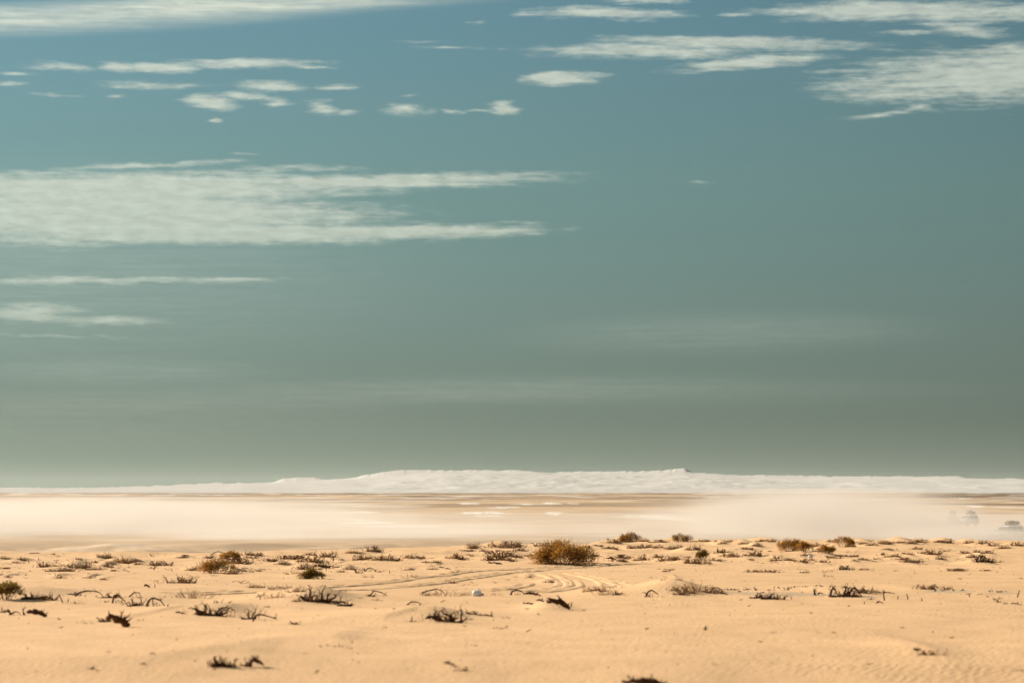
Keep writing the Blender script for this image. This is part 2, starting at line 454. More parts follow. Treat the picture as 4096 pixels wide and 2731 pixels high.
# ------------------------------------------------------------------ the plants and branches of the photograph
# (strip 0-3, u, v of the foot, width, height, kind, [landmark name], [full label]); each strip is a quarter of the width, 2352 units wide
IT = [
    # strip 0
    (0, 40, 312, 130, 40, 'B'), (0, 190, 320, 130, 42, 'B'), (0, 355, 322, 16, 24, 'K'), (0, 505, 328, 42, 20, 'S'), (0, 620, 322, 22, 12, 'T'), (0, 730, 318, 70, 26, 'S'),
    (0, 272, 352, 34, 40, 'K'), (0, 150, 348, 70, 18, 'S'), (0, 320, 258, 150, 16, 'B'), (0, 485, 270, 70, 16, 'S'),
    (0, 960, 302, 130, 55, 'S'), (0, 1120, 345, 260, 80, 'B', 'the wide brush mound'), (0, 1225, 345, 110, 62, 'S'), (0, 1392, 288, 56, 30, 'K'),
    (0, 440, 385, 220, 48, 'S'), (0, 690, 392, 190, 60, 'S'), (0, 790, 385, 120, 52, 'B'), (0, 985, 385, 110, 60, 'S'), (0, 880, 347, 60, 34, 'S'), (0, 850, 412, 330, 40, 'B'),
    (0, 1270, 364, 90, 34, 'S'), (0, 1150, 425, 100, 12, 'T'), (0, 1050, 422, 90, 14, 'S'), (0, 560, 425, 230, 34, 'S'),
    (0, 1415, 410, 130, 70, 'K', 'the tree shaped stump'), (0, 1470, 372, 210, 42, 'S'), (0, 60, 402, 110, 14, 'S'), (0, 12, 458, 40, 32, 'S'), (0, 78, 482, 64, 28, 'S'),
    (0, 230, 462, 46, 26, 'K'), (0, 240, 486, 46, 8, 'T'), (0, 380, 486, 50, 8, 'T'), (0, 545, 488, 100, 32, 'S'), (0, 770, 490, 84, 10, 'T'), (0, 838, 487, 46, 26, 'S'),
    (0, 838, 508, 24, 14, 'T'), (0, 958, 503, 84, 16, 'S'),
    (0, 1690, 302, 130, 30, 'S'), (0, 1800, 302, 64, 12, 'T'), (0, 2000, 275, 100, 40, 'A'), (0, 1925, 305, 100, 34, 'S'), (0, 2115, 312, 190, 66, 'F', 'the dark round bush left of centre', 'dark brown bush crouched on a mound behind the leaning golden bush'),
    (0, 2290, 278, 120, 48, 'S'), (0, 2300, 302, 110, 20, 'S'), (0, 2120, 352, 300, 44, 'S'), (0, 1990, 440, 320, 112, 'F', 'the leaning golden bush', 'leaning golden bush pouring down the lee side of its sand mound'),
    (0, 2140, 450, 130, 64, 'S'), (0, 2230, 422, 70, 34, 'S'), (0, 2265, 350, 50, 30, 'S'), (0, 2300, 430, 56, 16, 'S'), (0, 1780, 416, 120, 38, 'S'), (0, 1585, 422, 14, 22, 'K'), (0, 1970, 466, 60, 18, 'T'),
    (0, 1665, 532, 270, 76, 'S', 'the star shaped dead shrub', 'star shaped dead shrub spreading thin arms on open sand'), (0, 1350, 572, 60, 36, 'L', 'the little black stump', 'little black stump standing alone on pale smooth sand'), (0, 1425, 570, 10, 26, 'K'),
    (0, 2325, 575, 110, 54, 'S'), (0, 2230, 536, 44, 16, 'S'), (0, 50, 680, 320, 165, 'F', 'the greenish bush at the left edge', 'greenish feathery bush cut by the left edge of the view'),
    (0, 330, 682, 210, 96, 'S'), (0, 430, 690, 130, 70, 'B'), (0, 495, 692, 84, 96, 'S'), (0, 580, 710, 40, 86, 'K'), (0, 625, 708, 60, 60, 'K'), (0, 820, 655, 200, 76, 'A', 'the thick arched branch', 'thick black branch arched like a bridge over the sand'),
    (0, 690, 642, 130, 20, 'S'), (0, 1030, 668, 150, 50, 'S'), (0, 1095, 712, 90, 92, 'A'), (0, 965, 705, 80, 28, 'S'), (0, 1245, 665, 90, 64, 'A'), (0, 1245, 742, 140, 86, 'S'), (0, 1305, 722, 50, 60, 'K'),
    (0, 1405, 735, 50, 74, 'K'), (0, 1430, 742, 130, 92, 'A', 'the hooked black branch', 'hooked black branch bending over like a cane'), (0, 1540, 748, 44, 42, 'K'), (0, 710, 722, 130, 40, 'G'), (0, 1760, 672, 360, 84, 'G', 'the pale spiky stalks', 'pale spiky dry stalks behind the foreground sand crest'),
    (0, 18, 802, 80, 56, 'S'), (0, 75, 822, 60, 44, 'L'), (0, 140, 826, 84, 42, 'A'), (0, 222, 826, 40, 62, 'L'), (0, 340, 845, 170, 76, 'L', 'the slanting black log', 'slanting black log with a forked raised end'),
    (0, 545, 866, 34, 12, 'T'), (0, 250, 902, 46, 12, 'T'), (0, 1650, 816, 80, 22, 'L'), (0, 1085, 935, 200, 118, 'L', 'the black stump with a long arm', 'black broken stump stretching a long arm to the left'), (0, 960, 888, 170, 40, 'S'),
    (0, 800, 905, 160, 34, 'G'), (0, 1300, 873, 90, 14, 'T'), (0, 1990, 835, 330, 110, 'S', 'the clawed black shrub', 'clawed black shrub of broken limbs on a long sand crest'), (0, 2300, 864, 130, 124, 'S'), (0, 1980, 712, 90, 30, 'S'), (0, 2112, 712, 40, 22, 'T'),
    (0, 842, 1322, 18, 32, 'L'), (0, 1385, 1182, 24, 16, 'T'), (0, 2110, 1302, 300, 128, 'S', 'the blurred black shrub at the bottom', 'blurred black shrub crowning the nearest sand crest'), (0, 985, 1166, 24, 8, 'T'), (0, 1330, 1280, 24, 10, 'T'), (0, 1970, 1330, 34, 10, 'T'), (0, 560, 940, 50, 14, 'T'),
    # strip 1
    (1, 20, 278, 80, 38, 'S'), (1, 490, 274, 120, 24, 'S'), (1, 640, 292, 180, 54, 'S'), (1, 712, 330, 120, 78, 'K', 'the black forked stump'), (1, 790, 322, 50, 20, 'S'), (1, 130, 332, 140, 46, 'S'), (1, 255, 362, 170, 52, 'B'),
    (1, 340, 312, 260, 34, 'S'), (1, 415, 335, 120, 40, 'B'), (1, 555, 338, 190, 50, 'S'), (1, 450, 408, 170, 66, 'S', 'the pale branching skeleton'), (1, 600, 384, 190, 34, 'S'), (1, 748, 390, 64, 22, 'S'),
    (1, 900, 256, 230, 40, 'B'), (1, 1080, 242, 150, 62, 'S', 'the spiky shrub on the far crest'), (1, 1235, 244, 34, 10, 'T'), (1, 965, 318, 190, 40, 'S'), (1, 1110, 322, 120, 34, 'S'), (1, 1215, 320, 190, 52, 'S'), (1, 1400, 302, 110, 52, 'B'), (1, 1492, 302, 100, 38, 'S'),
    (1, 1620, 309, 60, 8, 'T'), (1, 1570, 342, 70, 22, 'S'), (1, 1660, 346, 90, 26, 'S'), (1, 1830, 308, 180, 54, 'S', 'the crooked low shrub'), (1, 1962, 276, 60, 22, 'S'), (1, 1670, 281, 18, 16, 'T'),
    (1, 1995, 216, 150, 60, 'G2', 'the grey tuft on the ridge', 'round grey tuft of fine stalks on the ridge'), (1, 1955, 242, 120, 14, 'S'), (1, 2088, 242, 84, 18, 'S'), (1, 2130, 256, 64, 20, 'S'), (1, 2270, 208, 230, 56, 'S', 'the bristly ridge mound'), (1, 2228, 236, 70, 12, 'S'),
    (1, 2270, 292, 240, 56, 'S'), (1, 2200, 322, 230, 34, 'S'), (1, 2320, 325, 110, 30, 'S'), (1, 2195, 362, 150, 30, 'L', 'the long black fallen branch', 'long black fallen branch lying flat left of the biggest bush'),
    (1, 855, 406, 120, 40, 'B'), (1, 925, 436, 44, 54, 'L', 'the short black stump'), (1, 950, 440, 70, 22, 'S'), (1, 990, 422, 18, 32, 'K'), (1, 1055, 428, 84, 48, 'A', 'the small triangular arch', 'small black branch bent into a triangular arch'), (1, 1135, 432, 44, 22, 'S'),
    (1, 585, 410, 56, 22, 'S'), (1, 645, 421, 18, 28, 'K'), (1, 695, 431, 80, 12, 'T'), (1, 780, 433, 100, 18, 'S'), (1, 1400, 412, 84, 22, 'S'), (1, 1620, 407, 96, 14, 'S'), (1, 1702, 392, 56, 14, 'L'), (1, 1765, 407, 56, 16, 'L'),
    (1, 1230, 441, 26, 28, 'K'), (1, 1200, 457, 110, 12, 'G'), (1, 30, 426, 60, 22, 'S'), (1, 515, 492, 220, 84, 'F', 'the small olive bush', 'small olive bush with a thin shadow trailing right'), (1, 350, 447, 150, 36, 'G'), (1, 885, 472, 60, 12, 'G'),
    (1, 1025, 482, 120, 36, 'G'), (1, 1400, 484, 170, 42, 'G'), (1, 1480, 470, 130, 14, 'G'), (1, 1200, 484, 90, 10, 'G'), (1, 1830, 442, 96, 22, 'S'), (1, 1750, 470, 100, 14, 'G'), (1, 2070, 463, 66, 10, 'T'), (1, 1805, 534, 140, 44, 'B', 'the brush tuft beside the tracks', 'dark brush tuft on a low mound beside the tyre tracks'),
    (1, 2185, 532, 56, 10, 'T'), (1, 2310, 506, 60, 8, 'T'), (1, 35, 572, 100, 44, 'S'), (1, 240, 592, 180, 50, 'S'), (1, 380, 612, 140, 84, 'S'), (1, 200, 665, 230, 60, 'G'), (1, 40, 680, 90, 70, 'K'), (1, 550, 705, 330, 116, 'S', 'the knotted black shrub', 'knotted black shrub sprawling over its own sand mound'), (1, 370, 702, 100, 46, 'B'),
    (1, 830, 744, 150, 58, 'S'), (1, 660, 705, 80, 92, 'K'), (1, 108, 752, 50, 10, 'T'), (1, 430, 768, 34, 10, 'T'), (1, 1060, 655, 110, 52, 'S'), (1, 1125, 650, 120, 60, 'A', 'the thin bent hoop', 'thin black hoop springing from a spiky clump'), (1, 1100, 692, 160, 32, 'G'), (1, 955, 672, 70, 12, 'T'),
    (1, 1630, 636, 160, 64, 'A', 'the thick black hoop', 'thick black hoop of branch left of the white jug'), (1, 1700, 650, 280, 76, 'G'), (1, 1955, 645, 160, 50, 'G'), (1, 2200, 642, 160, 28, 'G'), (1, 1455, 732, 100, 38, 'A'), (1, 1720, 707, 60, 12, 'T'), (1, 1090, 767, 40, 8, 'T'), (1, 1270, 770, 44, 8, 'T'), (1, 1445, 782, 18, 14, 'T'),
    (1, 80, 880, 170, 84, 'A', 'the bowed branch with a shadow', 'bowed branch touching the sand at both ends'), (1, 350, 912, 120, 38, 'S'), (1, 1740, 888, 270, 180, 'S', 'the antler shaped dead shrub', 'antler shaped dead shrub with one tall curling limb'), (1, 1430, 888, 90, 54, 'S'), (1, 1640, 888, 150, 60, 'L'), (1, 1850, 826, 140, 40, 'G'), (1, 2000, 820, 140, 26, 'S'),
    (1, 2168, 838, 34, 44, 'K'), (1, 2110, 838, 140, 18, 'L'), (1, 2310, 856, 76, 26, 'S'), (1, 1188, 942, 24, 10, 'T'), (1, 1920, 927, 46, 10, 'T'), (1, 2190, 948, 40, 18, 'S'), (1, 2250, 952, 54, 10, 'T'), (1, 2300, 943, 34, 12, 'T'),
    (1, 745, 1116, 110, 32, 'S', 'the lone low tuft', 'lone low brown tuft on a smooth foreground crest'), (1, 590, 1114, 36, 12, 'T'), (1, 850, 1132, 90, 14, 'T'), (1, 445, 1177, 66, 12, 'T'), (1, 2015, 1108, 26, 22, 'T'),
    (1, 10, 1298, 110, 76, 'L', 'the rounded black knot'), (1, 1785, 1292, 100, 34, 'L'), (1, 1880, 1338, 130, 66, 'B', 'the tan sandy clump', 'tan sandy clump at the tip of the nearest middle crest'), (1, 555, 1358, 44, 14, 'T'), (1, 1510, 735, 30, 10, 'T'),
    # strip 2
    (2, 35, 198, 120, 42, 'S'), (2, 70, 235, 120, 20, 'S'), (2, 270, 194, 150, 30, 'S'), (2, 120, 203, 50, 22, 'K'), (2, 48, 294, 110, 50, 'S'), (2, 12, 330, 44, 30, 'S'), (2, 165, 285, 110, 24, 'S'), (2, 210, 252, 60, 10, 'T'),
    (2, 470, 358, 580, 196, 'F', 'the biggest golden bush', 'biggest golden brown bush, a wide dome of feathery sprays'), (2, 672, 208, 110, 18, 'S'), (2, 770, 288, 100, 16, 'S'), (2, 790, 192, 84, 12, 'S'), (2, 935, 162, 140, 40, 'S'), (2, 1090, 150, 220, 74, 'F', 'the leafy bush on the ridge', 'spreading leafy bush on the ridge behind the biggest bush'),
    (2, 1222, 148, 80, 26, 'S'), (2, 1350, 158, 150, 24, 'S'), (2, 1560, 152, 190, 70, 'F', 'the faded bush on the ridge', 'faded ochre bush on a ridge mound against the dust'), (2, 885, 216, 120, 26, 'S'), (2, 950, 222, 70, 18, 'S'), (2, 1130, 212, 120, 40, 'S'), (2, 1262, 204, 150, 28, 'S'), (2, 1350, 210, 90, 32, 'S'),
    (2, 1500, 218, 250, 52, 'B'), (2, 1670, 228, 130, 56, 'S'), (2, 1760, 154, 120, 20, 'S'), (2, 1875, 152, 50, 12, 'S'), (2, 1940, 172, 110, 34, 'B'), (2, 2000, 154, 90, 20, 'S'), (2, 2130, 172, 130, 30, 'B'), (2, 2250, 194, 90, 36, 'S'), (2, 2310, 148, 170, 34, 'B'),
    (2, 2130, 222, 90, 16, 'S'), (2, 2190, 222, 66, 22, 'S'), (2, 1920, 254, 120, 42, 'S'), (2, 2020, 292, 130, 62, 'S', 'the bristling dark shrub'), (2, 1960, 282, 90, 26, 'S'), (2, 2230, 278, 160, 44, 'S'), (2, 910, 320, 110, 32, 'L'), (2, 1010, 302, 170, 32, 'S'), (2, 990, 332, 150, 22, 'S'),
    (2, 1195, 322, 150, 52, 'S', 'the pointed dead shrub'), (2, 1350, 298, 130, 26, 'S'), (2, 1420, 330, 200, 40, 'S'), (2, 1500, 325, 90, 56, 'S'), (2, 1745, 320, 120, 88, 'F', 'the small round dark bush', 'small round dark bush standing upright on a low mound'), (2, 1650, 348, 200, 60, 'S'), (2, 1800, 350, 60, 30, 'S'),
    (2, 1465, 358, 46, 12, 'T'), (2, 1880, 328, 110, 24, 'S'), (2, 2190, 320, 66, 12, 'S'), (2, 900, 264, 100, 10, 'T'), (2, 1410, 428, 66, 14, 'S'), (2, 1690, 420, 24, 8, 'T'), (2, 2240, 432, 150, 18, 'S'), (2, 1300, 492, 110, 14, 'T'), (2, 1390, 502, 60, 8, 'T'), (2, 1525, 502, 56, 10, 'S'),
    (2, 330, 524, 96, 26, 'S', 'the twig cluster inside the wheel ruts', 'small twig cluster inside the curling wheel ruts'), (2, 155, 482, 66, 18, 'S'), (2, 466, 466, 10, 12, 'T'), (2, 60, 640, 110, 66, 'A'), (2, 185, 652, 150, 34, 'L', 'the flat black root'), (2, 740, 605, 140, 60, 'S'), (2, 830, 612, 110, 72, 'S'), (2, 950, 640, 110, 84, 'S', 'the upright black thorn'),
    (2, 870, 640, 220, 50, 'G'), (2, 1285, 658, 90, 76, 'A'), (2, 1235, 658, 44, 16, 'T'), (2, 1500, 605, 120, 70, 'S', 'the black crown on the mound'), (2, 1610, 622, 150, 104, 'S'), (2, 1560, 640, 200, 70, 'B'), (2, 1830, 625, 210, 80, 'S', 'the wiry looping branches', 'wiry looping branches on the right end of a mound'), (2, 1890, 612, 90, 50, 'A'), (2, 1945, 638, 70, 16, 'L'), (2, 1700, 600, 130, 90, 'G'),
    (2, 2310, 672, 170, 62, 'S'), (2, 160, 732, 110, 22, 'L'), (2, 260, 703, 70, 24, 'L'), (2, 425, 762, 190, 88, 'L', 'the black knobbly log', 'black knobbly log half buried on a small mound'), (2, 140, 772, 60, 8, 'T'), (2, 655, 782, 26, 14, 'T'), (2, 540, 748, 30, 36, 'K'),
    (2, 822, 962, 24, 14, 'T'), (2, 150, 977, 46, 10, 'T'), (2, 1785, 962, 18, 34, 'L'), (2, 1235, 957, 18, 10, 'T'), (2, 2180, 747, 30, 9, 'T'), (2, 2100, 688, 24, 12, 'T'), (2, 1310, 686, 30, 12, 'T'), (2, 2085, 614, 26, 12, 'L'), (2, 1230, 1500, 400, 100, 'L', 'the blurred log at the bottom edge', 'blurred black log poking up at the bottom edge'), (2, 250, 820, 20, 8, 'T'), (2, 2278, 1075, 26, 8, 'T'),
    # strip 3
    (3, 30, 154, 110, 24, 'S'), (3, 215, 236, 250, 118, 'F', 'the taller of the twin ochre bushes', 'taller ochre bush of the touching pair on the right'), (3, 335, 244, 170, 84, 'F', 'the shorter twin ochre bush', 'shorter darker bush touching its taller ochre twin'), (3, 700, 202, 205, 86, 'F', 'the domed bush on the right ridge', 'domed brown bush standing on the right ridge line'), (3, 540, 258, 160, 66, 'F', 'the little golden bush', 'little golden bush in front of the domed ridge bush'),
    (3, 575, 154, 70, 18, 'S'), (3, 450, 194, 110, 32, 'S'), (3, 545, 180, 100, 18, 'G'), (3, 800, 160, 60, 18, 'S'), (3, 350, 278, 100, 32, 'S'), (3, 880, 170, 130, 32, 'B'), (3, 950, 154, 70, 24, 'K'), (3, 1070, 174, 170, 26, 'S'), (3, 960, 188, 100, 14, 'S'),
    (3, 1240, 164, 180, 32, 'B'), (3, 1400, 160, 150, 26, 'S'), (3, 1310, 174, 120, 20, 'S'), (3, 1450, 180, 50, 18, 'A'), (3, 1580, 158, 120, 20, 'S'), (3, 1655, 162, 120, 40, 'S', 'the bristly tuft on the right ridge'), (3, 1860, 164, 160, 38, 'B', 'the brown brush cap on the right ridge', 'brown brush cap on the last high mound of the ridge'), (3, 1980, 170, 120, 32, 'S'), (3, 2125, 170, 100, 10, 'B'),
    (3, 2280, 188, 130, 34, 'S'), (3, 2170, 212, 170, 36, 'B'), (3, 2060, 192, 110, 26, 'S'), (3, 1105, 224, 120, 28, 'B', 'the dark flat shrub'), (3, 1180, 220, 34, 10, 'T'), (3, 820, 236, 46, 10, 'T'), (3, 1375, 218, 90, 18, 'S'), (3, 20, 242, 44, 12, 'S'), (3, 1140, 292, 190, 34, 'B'), (3, 1180, 286, 70, 48, 'S'),
    (3, 1060, 274, 80, 24, 'S'), (3, 1250, 264, 50, 20, 'S'), (3, 1310, 268, 60, 22, 'S'), (3, 1525, 268, 140, 48, 'S'), (3, 1640, 242, 130, 26, 'G'), (3, 1425, 257, 90, 12, 'S'), (3, 1830, 258, 110, 20, 'S'), (3, 1920, 248, 80, 28, 'S'), (3, 2015, 257, 100, 32, 'S'), (3, 1990, 335, 190, 80, 'A2', 'the twisted black branch tangle', 'twisted black branch tangle looping above pale sand on the right'),
    (3, 1840, 298, 64, 22, 'B'), (3, 1880, 297, 60, 52, 'S'), (3, 1588, 314, 100, 38, 'S', 'the black antler on the sand', 'small black antler shaped branch lying on the sand'), (3, 82, 306, 90, 30, 'S'), (3, 150, 327, 60, 50, 'K'), (3, 185, 324, 120, 18, 'S'), (3, 60, 328, 90, 14, 'S'), (3, 310, 338, 120, 44, 'S'), (3, 392, 322, 60, 22, 'S'), (3, 500, 342, 120, 30, 'S'),
    (3, 600, 302, 130, 28, 'S'), (3, 690, 288, 120, 16, 'S'), (3, 785, 292, 100, 20, 'S'), (3, 870, 320, 100, 20, 'S'), (3, 800, 330, 60, 14, 'S'), (3, 985, 314, 56, 14, 'S'), (3, 1045, 320, 30, 10, 'T'), (3, 1300, 338, 170, 32, 'S'), (3, 1225, 317, 120, 20, 'S'), (3, 1400, 336, 70, 12, 'S'), (3, 980, 338, 50, 10, 'T'),
    (3, 720, 411, 140, 42, 'A2', 'the low arched twig heap', 'low heap of arched twigs on flat sand'), (3, 880, 412, 100, 14, 'S'), (3, 960, 417, 50, 10, 'T'), (3, 1735, 421, 170, 22, 'S', 'the flat spread twigs'), (3, 2000, 420, 100, 10, 'S'), (3, 1350, 442, 46, 10, 'T'), (3, 1170, 420, 60, 6, 'T'), (3, 50, 434, 130, 20, 'S'), (3, 340, 438, 100, 12, 'S'), (3, 515, 434, 50, 14, 'T'), (3, 550, 472, 140, 28, 'G'),
    (3, 1770, 494, 66, 7, 'T'), (3, 2325, 492, 46, 8, 'T'), (3, 172, 596, 50, 34, 'G'), (3, 60, 682, 170, 78, 'S', 'the dark bristling clump'), (3, 430, 642, 50, 62, 'L', 'the black pointed stub', 'black pointed stub beside the pale stony patch'), (3, 485, 638, 40, 24, 'A'), (3, 700, 655, 290, 110, 'A2', 'the big tangle of arching limbs', 'big tangle of arching black limbs on the right middle crest'), (3, 780, 660, 160, 60, 'S'),
    (3, 870, 625, 200, 66, 'S'), (3, 1005, 622, 110, 38, 'S'), (3, 1110, 628, 130, 18, 'L'), (3, 1070, 692, 70, 96, 'K', 'the forked stake', 'forked black stake standing upright in smooth sand'), (3, 888, 722, 40, 38, 'K'), (3, 940, 683, 70, 12, 'S'), (3, 1190, 679, 8, 24, 'K'), (3, 1285, 682, 50, 62, 'K'), (3, 1416, 699, 8, 22, 'K'), (3, 1030, 718, 50, 22, 'A'),
    (3, 1440, 588, 210, 44, 'S', 'the thorny flat shrub'), (3, 1630, 586, 120, 30, 'S'), (3, 1522, 592, 40, 22, 'L'), (3, 1855, 657, 80, 72, 'K', 'the leaning forked twig'), (3, 2287, 662, 26, 78, 'K', 'the thin upright post', 'thin upright dead stem like a post near the right edge'), (3, 2120, 712, 100, 60, 'K'), (3, 2180, 722, 50, 16, 'S'), (3, 2275, 732, 80, 20, 'L'),
    (3, 1945, 637, 60, 10, 'T'), (3, 2010, 660, 46, 8, 'T'), (3, 1570, 722, 130, 18, 'G'), (3, 55, 987, 66, 14, 'T'), (3, 1230, 947, 56, 10, 'T'), (3, 392, 808, 14, 10, 'T'), (3, 466, 988, 14, 10, 'T'), (3, 1500, 1192, 300, 74, 'B', 'the blurred brown brush on the right', 'blurred brown brush patch alone on the right foreground sand'), (3, 1380, 1150, 130, 26, 'S'),
    (3, 620, 988, 12, 9, 'T'), (3, 745, 745, 34, 10, 'T'), (3, 310, 722, 30, 8, 'T'), (3, 640, 722, 30, 8, 'T'), (3, 1680, 1035, 34, 10, 'T'), (3, 2325, 1335, 20, 10, 'T'), (3, 915, 1280, 16, 10, 'T'), (3, 412, 1205, 16, 12, 'T'),
]
K4 = 1024.0 / 2352.0
ITEMS = []
for it in IT:
    st, u, v, w, h, kind = it[:6]
    ITEMS.append(dict(px=1024 * st + u * K4, py=2100 + v * K4, w=w * K4, h=h * K4, kind=kind, mark=it[6] if len(it) > 6 else None, label=it[7] if len(it) > 7 else None))
for it in ITEMS:
    if it['w'] > 20 and it['kind'] in ('S', 'B', 'F', 'G2', 'A2') and it['py'] < 2330:
        hh = min(it['h'] * (0.70 if it['kind'] != 'F' else 0.40), 26)
        if it['py'] < 2192: hh = min(hh * 1.5 + 3, 30)
        MOUNDS.append((it['px'] - 0.1 * it['w'], it['py'] + 2, hh, 1.15 * it['w'], 0.62 * it['w'], 1.3))

MW = []
for (px, py, hp, wl, wr, dy) in MOUNDS:
    x, d = base_hit(px, py)
    MW.append((x, d + dy * 0.5, hp * d / FPX, wl * d / FPX * 0.6, wr * d / FPX * 0.6, dy))
MW = np.array(MW)
# low wind-built crests: polyline of (x, y, height) in pixels, then depth of the near face and of the far slope (metres)
RIDGES = [
    ([(-300, 2668, 10), (87, 2664, 12), (610, 2664, 12), (830, 2640, 20), (960, 2628, 16), (1100, 2640, 0)], 1.0, 3.0),
    ([(-400, 2412, 10), (0, 2408, 16), (250, 2420, 14), (600, 2424, 11), (760, 2428, 0)], 1.5, 4.0),
    ([(300, 2490, 0), (500, 2481, 6), (650, 2464, 8), (760, 2450, 9), (900, 2448, 8), (1000, 2460, 0)], 1.0, 3.0),
    ([(1000, 2446, 0), (1150, 2452, 9), (1400, 2464, 9), (1650, 2470, 0)], 1.1, 3.5),
    ([(1120, 2494, 0), (1300, 2492, 7), (1550, 2488, 8), (1680, 2468, 9), (1790, 2470, 5), (1860, 2480, 0)], 1.0, 3.0),
    ([(980, 2584, 0), (1100, 2584, 7), (1330, 2582, 8), (1430, 2590, 0)], 0.8, 2.5),
    ([(2250, 2398, 0), (2500, 2392, 10), (2700, 2384, 14), (3000, 2396, 10), (3250, 2386, 14), (3450, 2392, 10), (3800, 2402, 8), (4300, 2408, 8)], 1.6, 5.0),
    ([(1900, 2560, 0), (2400, 2552, 5), (3200, 2560, 5), (3700, 2606, 7), (3900, 2610, 0)], 1.4, 4.0),
    ([(900, 2322, 0), (1300, 2330, 6), (1750, 2322, 6), (1900, 2318, 0)], 1.6, 4.0),
    ([(-300, 2262, 6), (200, 2268, 8), (800, 2276, 8), (1100, 2262, 0)], 2.0, 5.0),
    ([(2500, 2232, 0), (2900, 2236, 9), (3400, 2242, 9), (3900, 2238, 8), (4400, 2240, 0)], 2.0, 5.0),
]
RW = []
for pts_, sf_, sb_ in RIDGES:
    q_ = [base_hit(p[0], p[1]) for p in pts_]
    RW.append((np.array([a[0] for a in q_]), np.array([a[1] for a in q_]), np.array([1.0 * p[2] * a[1] / FPX for p, a in zip(pts_, q_)]), sf_ * 1.15, sb_))


def ground_z(x, y):
    x = np.asarray(x, dtype=np.float64); y = np.asarray(y, dtype=np.float64)
    z = base_z(x, y)
    near = 1 - sstep(y, 200, 330)
    far = 1 - near
    n1 = fbm(x / 17 + 3, y / 26 + 1, 2) * 0.10 + fbm(x / 5.5, y / 9.0 + 40, 3) * 0.035
    rough = fbm(x / 1.9 + 9, y / 3.0 + 5, 3) * (0.012 + 0.085 * sstep(y, 100, 150))
    z = z + (n1 + rough) * near * sstep(y, 8, 30)
    z = z + far * (fbm(x / 90, y / 140, 3) * 0.25 + fbm(x / 4.5, y / 9, 3) * 0.42 * sstep(y, 320, 345) * (1 - sstep(y, 385, 425)) + fbm(x / 14, y / 22, 2) * 0.55 * sstep(y, 300, 350) * (1 - sstep(y, 390, 460)))
    m = np.zeros_like(z)
    sel = (y > 30) & (y < 300)
    if sel.any():
        xs, ys = x[sel], y[sel]
        acc = np.zeros_like(xs)
        order = np.argsort(ys)
        ysr = ys[order]; xsr = xs[order]; acr = acc[order]
        for (mx, my, mh, sl, sr, sy) in MW:
            a, b = np.searchsorted(ysr, my - 3 * sy), np.searchsorted(ysr, my + 3 * sy)
            if a >= b: continue
            xx = xsr[a:b]; yy = ysr[a:b]
            sx = np.where(xx < mx, sl, sr)
            acr[a:b] = np.maximum(acr[a:b], 0) + mh * np.exp(-0.5 * ((xx - mx) / sx) ** 2 - 0.5 * ((yy - my) / sy) ** 2) / (1 + 1.3 * np.maximum(acr[a:b], 0) / mh)
        acc[order] = acr
        for (rx_, ry_, rh_, sf, sb) in RW:
            yc = np.interp(xs, rx_, ry_) + 0.5 * fbm(xs / 2.2 + ry_[0], xs * 0 + 3, 3)
            hc = np.interp(xs, rx_, rh_, left=0 if rh_[0] == 0 else rh_[0], right=rh_[-1]) * (1 + 0.5 * fbm(xs / 1.7, xs * 0 + ry_[0], 2))
            dyy = ys - yc
            acc += hc * np.exp(-(dyy / np.where(dyy < 0, sf, sb)) ** 2)
        m[sel] = acc
    return z + m


def hit(px, py):
    sx, sz = ray(px, py)
    D = np.geomspace(30, 600, 2400)
    g = ground_z(sx * D, D)
    zr = CAM_Z + sz * D
    below = zr < g
    i = int(np.argmax(below)) if below.any() else len(D) - 1
    if D[i] > 300:                                  # view line clears the dune edge: stand on the crest instead
        gap = np.where(D < 230, zr - g, 1e9)
        i = int(np.argmin(gap / D))
    return sx * D[i], D[i], float(g[i])


